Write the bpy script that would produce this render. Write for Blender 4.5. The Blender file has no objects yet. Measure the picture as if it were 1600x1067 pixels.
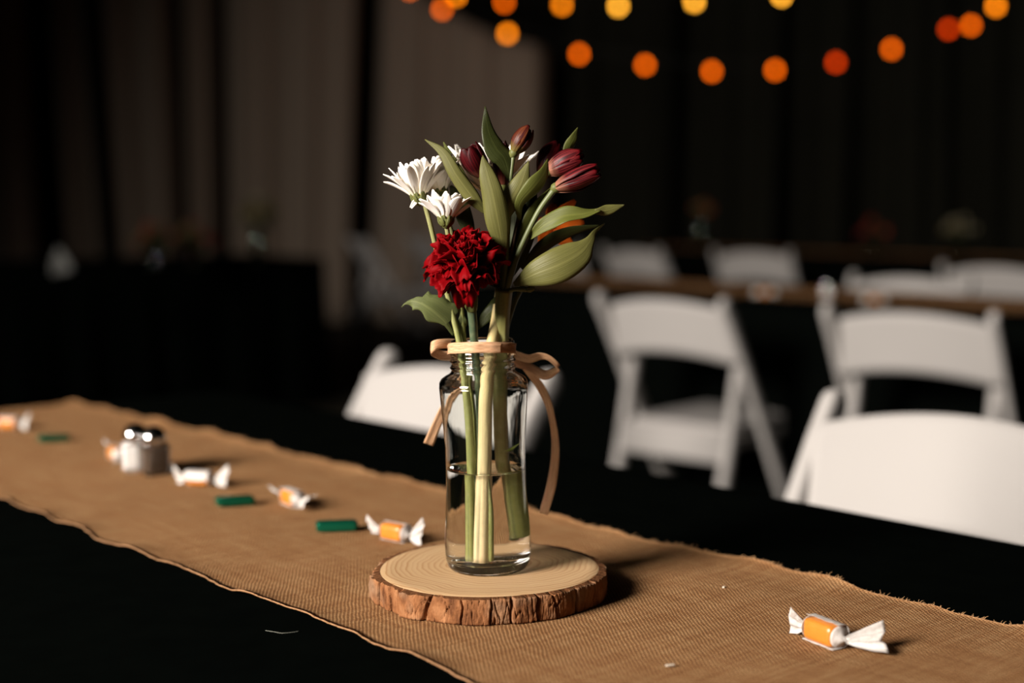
import bpy, math, random
from mathutils import Vector, Matrix, noise as mnoise
random.seed(7)
R = math.radians
scn = bpy.context.scene
COL = scn.collection

# ------------------------------------------------------------------ camera, world, light, exposure
PITCH = R(5.7)
CAM = Vector((0.0176, -1.05, 1.0577))
FPX = 2222.0
cd = bpy.data.cameras.new('camera')
cam = bpy.data.objects.new('camera', cd); COL.objects.link(cam)
cam.location = CAM
cam.rotation_euler = (math.pi / 2 - PITCH, 0, 0)
cd.sensor_width = 36.0; cd.lens = 50.0
cd.clip_start = 0.02; cd.clip_end = 100
cd.dof.use_dof = True
cd.dof.focus_distance = 1.018
cd.dof.aperture_fstop = 2.65
scn.camera = cam

w = bpy.data.worlds.new('world'); scn.world = w; w.use_nodes = True
bg = w.node_tree.nodes['Background']
bg.inputs[0].default_value = (0.9, 0.95, 1.0, 1); bg.inputs[1].default_value = 0.006

def area_light(name, loc, target, sx, sy, power, color, spread=180):
    ld = bpy.data.lights.new(name, 'AREA'); ld.shape = 'RECTANGLE'
    ld.size = sx; ld.size_y = sy; ld.energy = power; ld.color = color; ld.spread = R(spread)
    o = bpy.data.objects.new(name, ld); COL.objects.link(o)
    o.location = loc
    d = Vector(target) - Vector(loc)
    o.rotation_euler = d.to_track_quat('-Z', 'Y').to_euler()
    return o
# daylight falling in through the open side of the tent, behind the camera on the left
area_light('doorway_daylight', (-3.9, -2.9, 3.0), (0.2, 1.0, 0.76), 1.9, 1.6, 295, (1.0, 0.92, 0.84), 95)

vs = scn.view_settings
vs.view_transform = 'Standard'; vs.look = 'None'; vs.gamma = 1.0; vs.use_curve_mapping = False
vs.exposure = 0.0
scn.cycles.use_adaptive_sampling = False
scn.cycles.max_bounces = 14; scn.cycles.transmission_bounces = 14; scn.cycles.transparent_max_bounces = 12
scn.cycles.blur_glossy = 0.6
scn.cycles.sample_clamp_indirect = 30.0

# ------------------------------------------------------------------ helpers
def at(px, py, y):
    """world point seen at photo pixel (px,py) on the vertical plane at depth y"""
    xa = (px - 800) / FPX; ya = (py - 533.5) / FPX
    d = Vector((xa, math.cos(PITCH) - ya * math.sin(PITCH), -math.sin(PITCH) - ya * math.cos(PITCH)))
    return CAM + d * ((y - CAM.y) / d.y)

ORG = {}
def props(o, label=None, cat=None, group=None, kind=None):
    if label: o['label'] = label
    if cat: o['category'] = cat
    if group: o['group'] = group
    if kind: o['kind'] = kind
    return o

def thing(name, loc, label, cat, group=None, rz=0.0):
    o = bpy.data.objects.new(name, None); COL.objects.link(o)
    o.location = loc; o.rotation_euler = (0, 0, rz)
    o.empty_display_size = 0.05
    ORG[o.name] = Vector(loc) if rz == 0.0 else Vector((0, 0, 0))
    return props(o, label, cat, group)

def mesh(name, geo, smooth=True):
    v, f = geo[0], geo[1]
    me = bpy.data.meshes.new(name)
    me.from_pydata([tuple(p) for p in v], [], f)
    if len(geo) > 2 and geo[2]:
        uvl = me.uv_layers.new(name='UVMap')
        uv = geo[2]
        for lp in me.loops:
            uvl.data[lp.index].uv = uv[lp.vertex_index]
    if smooth:
        me.polygons.foreach_set('use_smooth', [True] * len(me.polygons))
    me.update()
    return me

def part(name, geo, mat, parent=None, label=None, smooth=True, kind=None, local=False, loc=None):
    """one mesh object; geometry given in world coordinates unless local"""
    off = Vector((0, 0, 0))
    if parent is not None: off = ORG[parent.name]
    elif loc is not None: off = Vector(loc)
    if not local:
        geo = ([Vector(p) - off for p in geo[0]],) + tuple(geo[1:])
    me = mesh(name, geo, smooth)
    me.materials.append(mat)
    o = bpy.data.objects.new(name, me); COL.objects.link(o)
    if parent is not None: o.parent = parent
    else: o.location = off
    ORG[o.name] = off
    if label: o['label'] = label
    if kind: o['kind'] = kind
    return o

def dup(root, loc, rz, label):
    r = root.copy(); COL.objects.link(r); r.location = loc; r.rotation_euler = (0, 0, rz); r['label'] = label
    for ch in list(root.children):
        c = ch.copy(); COL.objects.link(c); c.parent = r
        for g in list(ch.children):
            d = g.copy(); COL.objects.link(d); d.parent = c
    return r

def join(*gs):
    V, F, U = [], [], []
    anyuv = any(len(g) > 2 and g[2] for g in gs)
    for g in gs:
        b = len(V); V += [Vector(p) for p in g[0]]; F += [tuple(i + b for i in f) for f in g[1]]
        if anyuv: U += (g[2] if len(g) > 2 and g[2] else [(0.5, 0.5)] * len(g[0]))
    return (V, F, U) if anyuv else (V, F)

def xform(g, M):
    return ([M @ Vector(p) for p in g[0]],) + tuple(g[1:])

def catmull(pts, n):
    """n samples along a smooth curve through tuples/vectors of any length"""
    P = [tuple(p) for p in pts]; m = len(P)
    if m == 1: return [P[0]] * n
    out = []
    for i in range(n):
        t = i / (n - 1) * (m - 1); k = min(int(t), m - 2); u = t - k
        p0 = P[k - 1] if k > 0 else tuple(2 * a - b for a, b in zip(P[0], P[1]))
        p3 = P[k + 2] if k + 2 < m else tuple(2 * a - b for a, b in zip(P[-1], P[-2]))
        out.append(tuple(0.5 * (2 * b + (c - a) * u + (2 * a - 5 * b + 4 * c - d) * u * u + (3 * b - a - 3 * c + d) * u ** 3)
                         for a, b, c, d in zip(p0, P[k], P[k + 1], p3)))
    return out

def lerp_list(vals, n):
    m = len(vals)
    if m == 1: return [vals[0]] * n
    o = []
    for i in range(n):
        t = i / (n - 1) * (m - 1); k = min(int(t), m - 2); u = t - k
        o.append(vals[k] * (1 - u) + vals[k + 1] * u)
    return o

def tube(pts, radii, seg=10, n=None, cap=True, ridge=0.0, nr=5):
    pts = [Vector(p) for p in (catmull(pts, n) if n else pts)]
    m = len(pts); radii = lerp_list(radii if isinstance(radii, (list, tuple)) else [radii], m)
    t0 = (pts[1] - pts[0]).normalized()
    ref = Vector((1, 0, 0)) if abs(t0.x) < 0.8 else Vector((0, 1, 0))
    u = (ref - t0 * ref.dot(t0)).normalized()
    V, F, U = [], [], []
    for i, p in enumerate(pts):
        t = (pts[min(i + 1, m - 1)] - pts[max(i - 1, 0)]).normalized()
        u = (u - t * u.dot(t)).normalized(); v = t.cross(u)
        for k in range(seg):
            a = 2 * math.pi * k / seg
            r = radii[i] * (1 + ridge * math.cos(nr * a))
            V.append(p + u * (r * math.cos(a)) + v * (r * math.sin(a))); U.append((k / seg, i / (m - 1)))
    for i in range(m - 1):
        for k in range(seg):
            F.append((i * seg + k, i * seg + (k + 1) % seg, (i + 1) * seg + (k + 1) % seg, (i + 1) * seg + k))
    if cap:
        F.append(tuple(range(seg - 1, -1, -1))); F.append(tuple(range((m - 1) * seg, m * seg)))
    return V, F, U

def lathe(prof, seg=48, c=(0, 0, 0), close=False, a0=0.0):
    c = Vector(c); V, F = [], []
    m = len(prof)
    for r, z in prof:
        for k in range(seg):
            a = a0 + 2 * math.pi * k / seg
            V.append(c + Vector((r * math.cos(a), r * math.sin(a), z)))
    for i in range(m - 1):
        for k in range(seg):
            F.append((i * seg + k, i * seg + (k + 1) % seg, (i + 1) * seg + (k + 1) % seg, (i + 1) * seg + k))
    if close:
        F.append(tuple(range(seg - 1, -1, -1))); F.append(tuple(range((m - 1) * seg, m * seg)))
    return V, F

def sweep(pts, a, b, up=Vector((0, 1, 0)), e=4.0, seg=16, rnd=True):
    """flat-oval bar: half widths a (along side) and b (along up-ish) swept along pts; ends rounded"""
    pts = [Vector(p) for p in pts]
    if rnd:
        d0 = (pts[1] - pts[0]).normalized(); d1 = (pts[-1] - pts[-2]).normalized()
        r = max(a, b)
        P = [(pts[0] + d0 * r * (1 - math.cos(q)), math.sin(q)) for q in (0.15, 0.5, 0.9, 1.25)]
        P += [(pts[0] + d0 * r, 1)] + [(p, 1) for p in pts[1:-1]] + [(pts[-1] - d1 * r, 1)]
        P += [(pts[-1] - d1 * r * (1 - math.cos(q)), math.sin(q)) for q in (1.25, 0.9, 0.5, 0.15)]
    else:
        P = [(p, 1) for p in pts]
    V, F = [], []; m = len(P)
    for i, (p, s) in enumerate(P):
        t = (P[min(i + 1, m - 1)][0] - P[max(i - 1, 0)][0]).normalized()
        sd = t.cross(up).normalized(); nn = sd.cross(t)
        for k in range(seg):
            q = 2 * math.pi * k / seg
            cx = math.copysign(abs(math.cos(q)) ** (2 / e), math.cos(q)); cy = math.copysign(abs(math.sin(q)) ** (2 / e), math.sin(q))
            # only the wide axis rounds off at the ends
            sa, sb = (s, 0.55 + 0.45 * s) if a >= b else (0.55 + 0.45 * s, s)
            V.append(p + sd * (a * cx * sa) + nn * (b * cy * sb))
    for i in range(m - 1):
        for k in range(seg):
            F.append((i * seg + k, i * seg + (k + 1) % seg, (i + 1) * seg + (k + 1) % seg, (i + 1) * seg + k))
    F.append(tuple(range(seg - 1, -1, -1))); F.append(tuple(range((m - 1) * seg, m * seg)))
    return V, F

def rbox(sx, sy, sz, bev, M=None, e=None):
    """rounded box centred at the origin"""
    import bmesh
    bm = bmesh.new(); bmesh.ops.create_cube(bm, size=1.0)
    bmesh.ops.scale(bm, vec=(sx, sy, sz), verts=bm.verts)
    bmesh.ops.bevel(bm, geom=list(bm.edges), offset=bev, segments=3, affect='EDGES', profile=0.6)
    bm.verts.index_update()
    g = ([v.co.copy() for v in bm.verts], [tuple(v.index for v in f.verts) for f in bm.faces]); bm.free()
    return xform(g, M) if M else g

def blade(pts, hw, nhint, n=20, na=7, cup=0.0, roll=(0,), wav=0.0, wk=3.0, ph=0.0, thick=0.0):
    """leaf/petal: curved strip through pts; hw half-widths; nhint vector or function giving the face normal; roll twists it (degrees)"""
    P = [Vector(p) for p in catmull(pts, n)]
    H = [h[0] for h in catmull([(h,) for h in hw], n)]
    Q = lerp_list(list(roll), n)
    V, F, U = [], [], []
    for i, p in enumerate(P):
        t = (P[min(i + 1, n - 1)] - P[max(i - 1, 0)]).normalized()
        nh = nhint(p) if callable(nhint) else nhint
        s = t.cross(nh)
        s = s.normalized() if s.length > 1e-6 else Vector((1, 0, 0))
        s = Matrix.Rotation(R(Q[i]), 3, t) @ s
        nn = s.cross(t).normalized()
        for k in range(na):
            u = -1 + 2 * k / (na - 1)
            h = max(H[i], 1e-5)
            off = cup * h * (u * u) + wav * h * abs(u) ** 1.5 * math.sin(wk * i / n * 6.283 + ph + (1.3 if u > 0 else 0))
            V.append(p + s * (u * h) + nn * off); U.append((0.5 + u / 2, i / (n - 1)))
    for i in range(n - 1):
        for k in range(na - 1):
            F.append((i * na + k, i * na + k + 1, (i + 1) * na + k + 1, (i + 1) * na + k))
    if thick > 0:
        V, F, U = solid(V, F, U, thick, n, na)
    return V, F, U

def solid(V, F, U, th, n, na):
    """give an n x na grid thickness"""
    N = [Vector((0, 0, 0)) for _ in V]
    for f in F:
        a, b, c = V[f[0]], V[f[1]], V[f[2]]
        nn = (b - a).cross(c - a)
        for i in f: N[i] += nn
    N = [x.normalized() if x.length > 0 else x for x in N]
    m = len(V)
    V2 = [v + x * (th / 2) for v, x in zip(V, N)] + [v - x * (th / 2) for v, x in zip(V, N)]
    F2 = list(F) + [tuple(reversed([i + m for i in f])) for f in F]
    loop = [k for k in range(na)] + [i * na + na - 1 for i in range(1, n)] + [(n - 1) * na + k for k in range(na - 2, -1, -1)] + [i * na for i in range(n - 2, 0, -1)]
    for a, b in zip(loop, loop[1:] + loop[:1]):
        F2.append((b, a, a + m, b + m))
    return V2, F2, list(U) + list(U)

# ------------------------------------------------------------------ materials
def mat(name, color=(0.5, 0.5, 0.5), rough=0.6, metal=0.0, spec=0.5, **kw):
    m = bpy.data.materials.new(name); m.use_nodes = True
    b = m.node_tree.nodes['Principled BSDF']
    b.inputs['Base Color'].default_value = (*color, 1)
    b.inputs['Roughness'].default_value = rough; b.inputs['Metallic'].default_value = metal
    b.inputs['Specular IOR Level'].default_value = spec
    for k, v in kw.items():
        b.inputs[k.replace('_', ' ')].default_value = v
    return m

class NT:
    """tiny node builder"""
    def __init__(s, m): s.t = m.node_tree; s.b = s.t.nodes.get('Principled BSDF')
    def n(s, typ, **kw):
        x = s.t.nodes.new(typ)
        for k, v in kw.items(): setattr(x, k, v)
        return x
    def l(s, a, b): s.t.links.new(a, b)
    def val(s, sock, v):
        if isinstance(v, (int, float)): sock.default_value = v
        else: s.l(v, sock)
    def m(s, op, a, b=0.0, c=0.0):
        x = s.n('ShaderNodeMath', operation=op)
        s.val(x.inputs[0], a); s.val(x.inputs[1], b); s.val(x.inputs[2], c)
        return x.outputs[0]
    def noise(s, vec, scale, detail=3, rough=0.5, dist=0.0):
        x = s.n('ShaderNodeTexNoise'); x.inputs['Scale'].default_value = scale; x.inputs['Detail'].default_value = detail
        x.inputs['Roughness'].default_value = rough; x.inputs['Distortion'].default_value = dist
        if vec is not None: s.l(vec, x.inputs['Vector'])
        return x.outputs['Fac']
    def ramp(s, fac, stops):
        x = s.n('ShaderNodeValToRGB'); r = x.color_ramp
        while len(r.elements) < len(stops): r.elements.new(0.5)
        for e, (p, c) in zip(r.elements, stops): e.position = p; e.color = (*c, 1) if len(c) == 3 else c
        s.val(x.inputs[0], fac); return x.outputs[0]
    def mix(s, fac, a, b):
        x = s.n('ShaderNodeMix', data_type='RGBA')
        s.val(x.inputs[0], fac)
        for i, v in ((6, a), (7, b)):
            if isinstance(v, tuple): x.inputs[i].default_value = (*v, 1)
            else: s.l(v, x.inputs[i])
        return x.outputs[2]
    def bump(s, h, strength=0.5, dist=0.001):
        x = s.n('ShaderNodeBump'); x.inputs['Strength'].default_value = strength; x.inputs['Distance'].default_value = dist
        s.l(h, x.inputs['Height']); s.l(x.outputs[0], s.b.inputs['Normal'])
    def obj(s): return s.n('ShaderNodeTexCoord').outputs['Object']
    def uv(s): return s.n('ShaderNodeTexCoord').outputs['UV']
    def scale(s, vec, sc):
        x = s.n('ShaderNodeMapping'); x.inputs['Scale'].default_value = sc; s.l(vec, x.inputs[0]); return x.outputs[0]
    def sep(s, vec):
        x = s.n('ShaderNodeSeparateXYZ'); s.l(vec, x.inputs[0]); return x.outputs

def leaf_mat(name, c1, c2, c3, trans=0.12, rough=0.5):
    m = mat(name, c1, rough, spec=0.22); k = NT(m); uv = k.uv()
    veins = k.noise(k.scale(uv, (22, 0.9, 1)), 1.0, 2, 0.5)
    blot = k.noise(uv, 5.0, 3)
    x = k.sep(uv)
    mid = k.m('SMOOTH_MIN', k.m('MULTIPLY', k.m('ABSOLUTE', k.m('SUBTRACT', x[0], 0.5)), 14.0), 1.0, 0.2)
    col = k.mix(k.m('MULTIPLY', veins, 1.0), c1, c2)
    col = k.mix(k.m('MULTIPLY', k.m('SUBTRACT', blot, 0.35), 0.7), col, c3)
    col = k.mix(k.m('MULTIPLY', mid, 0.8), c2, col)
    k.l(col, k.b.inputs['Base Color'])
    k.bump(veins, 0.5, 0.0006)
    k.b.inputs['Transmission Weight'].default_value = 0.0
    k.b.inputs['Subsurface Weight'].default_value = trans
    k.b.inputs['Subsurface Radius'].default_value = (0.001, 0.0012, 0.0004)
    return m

def streak_mat(name, base, s1, s2, tipc, rough=0.45):
    """petal colour streaked lengthwise"""
    m = mat(name, base, rough, spec=0.2); k = NT(m); uv = k.uv(); x = k.sep(uv)
    n1 = k.noise(k.scale(uv, (14, 0.8, 1)), 1.0, 3, 0.6)
    col = k.mix(k.ramp(n1, [(0.46, (0, 0, 0)), (0.60, (1, 1, 1))]), base, s1)
    bf = k.ramp(x[1], [(0.0, (1, 1, 1)), (0.32, (0, 0, 0))])
    col = k.mix(bf, col, s2)
    col = k.mix(k.ramp(x[1], [(0.8, (0, 0, 0)), (1.0, (1, 1, 1))]), col, tipc)
    k.l(col, k.b.inputs['Base Color']); k.bump(n1, 0.4, 0.0004)
    return m

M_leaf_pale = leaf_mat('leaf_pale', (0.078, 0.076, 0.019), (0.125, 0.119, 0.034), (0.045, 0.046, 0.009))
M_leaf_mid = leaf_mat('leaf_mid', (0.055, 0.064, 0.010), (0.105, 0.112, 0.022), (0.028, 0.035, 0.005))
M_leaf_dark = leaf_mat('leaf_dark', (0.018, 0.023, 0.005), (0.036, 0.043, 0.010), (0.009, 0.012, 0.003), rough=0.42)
M_leaf_mum = leaf_mat('leaf_mum', (0.05, 0.066, 0.02), (0.14, 0.155, 0.055), (0.03, 0.042, 0.012))
M_bud = streak_mat('bud_red', (0.028, 0.0008, 0.002), (0.17, 0.016, 0.018), (0.30, 0.13, 0.08), (0.09, 0.001, 0.003))
M_bud_bronze = streak_mat('bud_bronze', (0.035, 0.003, 0.003), (0.14, 0.04, 0.012), (0.14, 0.12, 0.03), (0.05, 0.003, 0.004))
M_bud_dark = streak_mat('bud_dark', (0.022, 0.0006, 0.0015), (0.085, 0.003, 0.005), (0.14, 0.045, 0.025), (0.022, 0.0006, 0.001))

def stem_mat(name, stops, rough=0.5):
    m = mat(name, (0.2, 0.25, 0.1), rough, spec=0.35); k = NT(m); uv = k.uv(); x = k.sep(uv)
    col = k.ramp(x[1], stops)
    n1 = k.noise(k.scale(uv, (9, 1.5, 1)), 1.0, 3, 0.6); n2 = k.noise(k.obj(), 160, 3, 0.6)
    dark = k.mix(k.m('MULTIPLY', k.m('SUBTRACT', 0.62, n1), 2.2), col, (0.10, 0.11, 0.03))
    col = k.mix(k.m('MULTIPLY', k.m('SUBTRACT', n2, 0.45), 0.8), dark, (0.40, 0.38, 0.2))
    k.l(col, k.b.inputs['Base Color']); k.bump(n1, 0.4, 0.0006)
    return m
M_stem_daisy = stem_mat('stem_daisy', [(0, (0.30, 0.29, 0.13)), (0.45, (0.24, 0.25, 0.07)), (1, (0.30, 0.30, 0.09))])
M_stem_woody = stem_mat('stem_woody', [(0, (0.10, 0.12, 0.04)), (0.25, (0.40, 0.27, 0.14)), (0.42, (0.66, 0.50, 0.22)), (1, (0.90, 0.72, 0.42))])
M_stem_alstro = stem_mat('stem_alstro', [(0, (0.22, 0.21, 0.06)), (0.3, (0.30, 0.28, 0.09)), (0.6, (0.17, 0.15, 0.04)), (1, (0.26, 0.26, 0.07))])
M_stem_carn = stem_mat('stem_carnation', [(0, (0.05, 0.085, 0.06)), (1, (0.06, 0.1, 0.05))])
M_stem_thin = mat('stem_thin', (0.11, 0.13, 0.045), 0.5)
M_stem_brown = mat('stem_brown', (0.10, 0.055, 0.03), 0.5)
M_calyx = leaf_mat('calyx_green', (0.08, 0.09, 0.024), (0.14, 0.145, 0.042), (0.035, 0.042, 0.009))
M_calyx_dark = mat('calyx_dark', (0.02, 0.03, 0.012), 0.5)

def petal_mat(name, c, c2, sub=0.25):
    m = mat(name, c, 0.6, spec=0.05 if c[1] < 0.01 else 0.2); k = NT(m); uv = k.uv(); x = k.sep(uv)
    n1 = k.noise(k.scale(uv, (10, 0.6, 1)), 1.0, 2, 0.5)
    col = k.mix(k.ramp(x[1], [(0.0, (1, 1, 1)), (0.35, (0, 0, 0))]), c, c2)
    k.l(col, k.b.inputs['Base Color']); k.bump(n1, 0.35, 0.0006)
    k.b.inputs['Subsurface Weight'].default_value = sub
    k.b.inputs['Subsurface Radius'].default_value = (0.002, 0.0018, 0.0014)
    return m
M_petal_white = petal_mat('petal_white', (0.92, 0.86, 0.78), (0.80, 0.74, 0.52))
M_disc = mat('flower_disc', (0.45, 0.33, 0.05), 0.8)
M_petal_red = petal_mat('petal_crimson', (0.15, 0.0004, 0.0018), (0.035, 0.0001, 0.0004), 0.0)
M_petal_orange = petal_mat('petal_orange', (0.85, 0.17, 0.012), (0.6, 0.09, 0.008), 0.0)

# glass and water
def glass(name, ior, color=(1, 1, 1), rough=0.0, bump=0.0, bs=60):
    m = bpy.data.materials.new(name); m.use_nodes = True; t = m.node_tree
    t.nodes.clear()
    o = t.nodes.new('ShaderNodeOutputMaterial'); g = t.nodes.new('ShaderNodeBsdfGlass')
    g.inputs['Color'].default_value = (*color, 1); g.inputs['IOR'].default_value = ior; g.inputs['Roughness'].default_value = rough
    t.links.new(g.outputs[0], o.inputs[0])
    if bump > 0:
        tc = t.nodes.new('ShaderNodeTexCoord'); mp = t.nodes.new('ShaderNodeMapping'); mp.inputs['Scale'].default_value = (1, 1, 0.35)
        n = t.nodes.new('ShaderNodeTexNoise'); n.inputs['Scale'].default_value = bs; n.inputs['Detail'].default_value = 2
        b = t.nodes.new('ShaderNodeBump'); b.inputs['Strength'].default_value = bump; b.inputs['Distance'].default_value = 0.002
        t.links.new(tc.outputs['Object'], mp.inputs[0]); t.links.new(mp.outputs[0], n.inputs['Vector'])
        t.links.new(n.outputs['Fac'], b.inputs['Height']); t.links.new(b.outputs[0], g.inputs['Normal'])
    return m
M_glass = glass('jar_glass', 1.48, (0.99, 1.0, 0.99), bump=0.12, bs=70)
M_glass_water = glass('glass_to_water', 1.48 / 1.333, bump=0.15, bs=60)
M_water = glass('water_surface', 1.333)

# ------------------------------------------------------------------ setting: floor, walls, ceiling
def quad(a, b, c, d): return [Vector(a), Vector(b), Vector(c), Vector(d)], [(0, 1, 2, 3)]
M_floor = mat('floor_earth', (0.02, 0.018, 0.012), 0.9, spec=0.1); k = NT(M_floor)
nn = k.noise(k.obj(), 3.0, 5); k.l(k.mix(nn, (0.008, 0.008, 0.005), (0.035, 0.03, 0.018)), k.b.inputs['Base Color']); k.bump(k.noise(k.obj(), 40, 4), 0.4, 0.01)
M_wall = mat('wall_dark', (0.006, 0.006, 0.004), 0.95, spec=0.05)
k = NT(M_wall); k.l(k.mix(k.noise(k.obj(), 1.5, 3), (0.004, 0.004, 0.003), (0.010, 0.009, 0.006)), k.b.inputs['Base Color'])
X0, X1, Y0, Y1, ZC = -5.2, 6.6, -3.6, 12.6, 3.6
def slab(a, b):
    a, b = Vector(a), Vector(b); c = (a + b) / 2; s = b - a
    return rbox(s.x, s.y, s.z, 0.004, Matrix.Translation(c))
props(part('floor', slab((X0, Y0, -0.1), (X1, Y1, 0)), M_floor, smooth=False), kind='structure')
props(part('wall_back', slab((X0, Y1, 0), (X1, Y1 + 0.1, ZC)), M_wall, smooth=False), kind='structure')
props(part('wall_left', slab((X0 - 0.1, 2.0, 0), (X0, Y1, ZC)), M_wall, smooth=False), kind='structure')
props(part('wall_right', slab((X1, Y0, 0), (X1 + 0.1, Y1, ZC)), M_wall, smooth=False), kind='structure')
props(part('ceiling', slab((X0, Y0, ZC), (X1, Y1, ZC + 0.1)), M_wall, smooth=False), kind='structure')

# ------------------------------------------------------------------ curtains along the back of the hall
def cloth_mat(name, c1, c2, rough=0.85):
    m = mat(name, c1, rough, spec=0.15); k = NT(m)
    k.l(k.mix(k.noise(k.scale(k.obj(), (6, 6, 0.5)), 1.0, 3), c1, c2), k.b.inputs['Base Color'])
    return m
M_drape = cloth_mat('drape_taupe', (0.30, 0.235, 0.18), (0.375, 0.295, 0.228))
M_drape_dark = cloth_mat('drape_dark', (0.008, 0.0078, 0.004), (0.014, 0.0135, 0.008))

def curtain(x0t, x0b, x1t, x1b, y, zt0, zt1, nf, depth, seed, sag=0.0):
    """hanging cloth whose edges curl back; x at top and bottom of both edges, top height from zt0 to zt1"""
    rnd = random.Random(seed); nx, nz = 90, 14
    ph = [rnd.uniform(0, 6.28) for _ in range(4)]
    V = []
    for j in range(nz + 1):
        v = j / nz
        for i in range(nx + 1):
            u = i / nx
            zt = zt0 + (zt1 - zt0) * u - sag * math.sin(math.pi * u)
            z = 0.02 + (zt - 0.02) * v
            xa = x0b + (x0t - x0b) * v; xb = x1b + (x1t - x1b) * v
            x = xa + (xb - xa) * u
            amp = depth * (0.55 + 0.45 * (1 - v))
            d = amp * (0.6 * math.sin(nf * 6.283 * u + ph[0] + 0.5 * math.sin(2.0 * v + ph[3])) + 0.4 * math.sin(nf * 2.3 * 6.283 * u + ph[1] + 0.8 * v) + 0.25 * math.sin(nf * 0.45 * 6.283 * u + ph[2]))
            e = max(0.0, abs(u - 0.5) * 2 - 0.86) / 0.14
            V.append(Vector((x, y + d + 0.16 * e * e, z)))
    F = [(j * (nx + 1) + i, j * (nx + 1) + i + 1, (j + 1) * (nx + 1) + i + 1, (j + 1) * (nx + 1) + i) for j in range(nz) for i in range(nx)]
    U = [(0, 0)] * len(V)
    return solid(V, F, U, 0.004, nz + 1, nx + 1)[:2]

def wx(px, y): return at(px, 300, y).x
YD = 11.0
DR = [  # px edges at top of picture and near its foot, folds, label
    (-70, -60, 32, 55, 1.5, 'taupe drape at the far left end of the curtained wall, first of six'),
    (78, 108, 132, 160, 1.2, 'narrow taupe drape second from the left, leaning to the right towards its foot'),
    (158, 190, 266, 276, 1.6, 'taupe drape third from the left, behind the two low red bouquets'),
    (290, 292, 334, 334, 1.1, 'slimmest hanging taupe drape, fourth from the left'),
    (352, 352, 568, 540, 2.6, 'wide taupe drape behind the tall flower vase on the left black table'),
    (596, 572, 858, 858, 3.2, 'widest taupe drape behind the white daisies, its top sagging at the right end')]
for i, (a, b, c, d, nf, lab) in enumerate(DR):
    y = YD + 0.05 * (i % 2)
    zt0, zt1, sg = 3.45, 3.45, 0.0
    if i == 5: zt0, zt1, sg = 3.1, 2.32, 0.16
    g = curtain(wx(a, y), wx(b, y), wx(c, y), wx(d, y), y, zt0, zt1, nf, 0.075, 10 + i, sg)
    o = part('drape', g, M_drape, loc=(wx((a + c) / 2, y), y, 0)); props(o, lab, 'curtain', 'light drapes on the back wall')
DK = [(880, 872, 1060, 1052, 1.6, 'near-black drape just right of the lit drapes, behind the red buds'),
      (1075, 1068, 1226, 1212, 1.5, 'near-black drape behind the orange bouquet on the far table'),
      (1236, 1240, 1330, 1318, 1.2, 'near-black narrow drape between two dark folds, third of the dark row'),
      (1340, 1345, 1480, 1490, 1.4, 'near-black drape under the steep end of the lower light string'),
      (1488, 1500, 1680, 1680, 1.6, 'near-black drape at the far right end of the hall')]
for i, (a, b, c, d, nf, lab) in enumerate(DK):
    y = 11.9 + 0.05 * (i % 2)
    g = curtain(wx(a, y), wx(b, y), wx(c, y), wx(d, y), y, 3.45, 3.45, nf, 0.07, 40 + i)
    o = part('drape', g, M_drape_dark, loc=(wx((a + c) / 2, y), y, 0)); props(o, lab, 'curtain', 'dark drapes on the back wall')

# ------------------------------------------------------------------ string lights
def emit(name, c, s):
    m = bpy.data.materials.new(name); m.use_nodes = True; t = m.node_tree; t.nodes.clear()
    o = t.nodes.new('ShaderNodeOutputMaterial'); e = t.nodes.new('ShaderNodeEmission')
    e.inputs[0].default_value = (*c, 1); e.inputs[1].default_value = s; t.links.new(e.outputs[0], o.inputs[0]); return m
BC = {'y': emit('bulb_yellow', (1.0, 0.42, 0.03), 11.0), 'o': emit('bulb_orange', (1.0, 0.14, 0.001), 6.3),
      'a': emit('bulb_amber', (1.0, 0.24, 0.004), 8.0), 'r': emit('bulb_red', (1.0, 0.06, 0.0), 4.1)}
M_black = mat('black_rubber', (0.01, 0.01, 0.01), 0.6)
def string_light(pts, y0, label):
    P = [(at(px, py, y0 + dy), c) for px, py, dy, c in pts]
    t = thing('string_light', P[0][0], label, 'string lights', 'string lights under the ceiling')
    ws = [p + Vector((0, 0, 0.062)) for p, c in P]
    fine = []
    for a, b in zip(ws, ws[1:]):
        for q in range(6):
            u = q / 6; fine.append(a.lerp(b, u) - Vector((0, 0, 0.016 * math.sin(math.pi * u))))
    fine.append(ws[-1])
    part('wire', tube(fine, 0.004, 6), M_black, t)
    for p, c in P:
        b = part('bulb', lathe([(0.0005, -0.025), (0.0105, -0.0225), (0.018, -0.0165), (0.0235, -0.006), (0.024, 0.003), (0.0215, 0.012), (0.014, 0.019), (0.0115, 0.029)], 14, p), BC[c], t)
        part('socket', lathe([(0.014, 0.027), (0.015, 0.045), (0.011, 0.058), (0.001, 0.062)], 12, p), M_black, b)
    return t
YS = 9.0
string_light([(691, 15, 0.6, 'o'), (793, 53, 0.4, 'a'), (905, 85, 0.2, 'o'), (1008, 102, 0.1, 'o'), (1112, 112, 0, 'o'), (1211, 110, 0, 'o'), (1306, 98, 0.1, 'r'),
              (1393, 77, 0.2, 'o'), (1482, 46, 0.5, 'r'), (1517, 40, 0.2, 'o'), (1556, 10, 0.0, 'a')], YS, 'lower string of orange bulbs hanging in a deep swag')
string_light([(640, -16, 1.0, 'o'), (713, -6, 0.9, 'a'), (788, 4, 0.8, 'o'), (878, 8, 0.7, 'a'), (966, 10, 0.6, 'y'), (1085, 3, 0.6, 'y'), (1221, -6, 0.6, 'y')], YS,
             'upper string of amber bulbs cut by the top of the photo')

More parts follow.
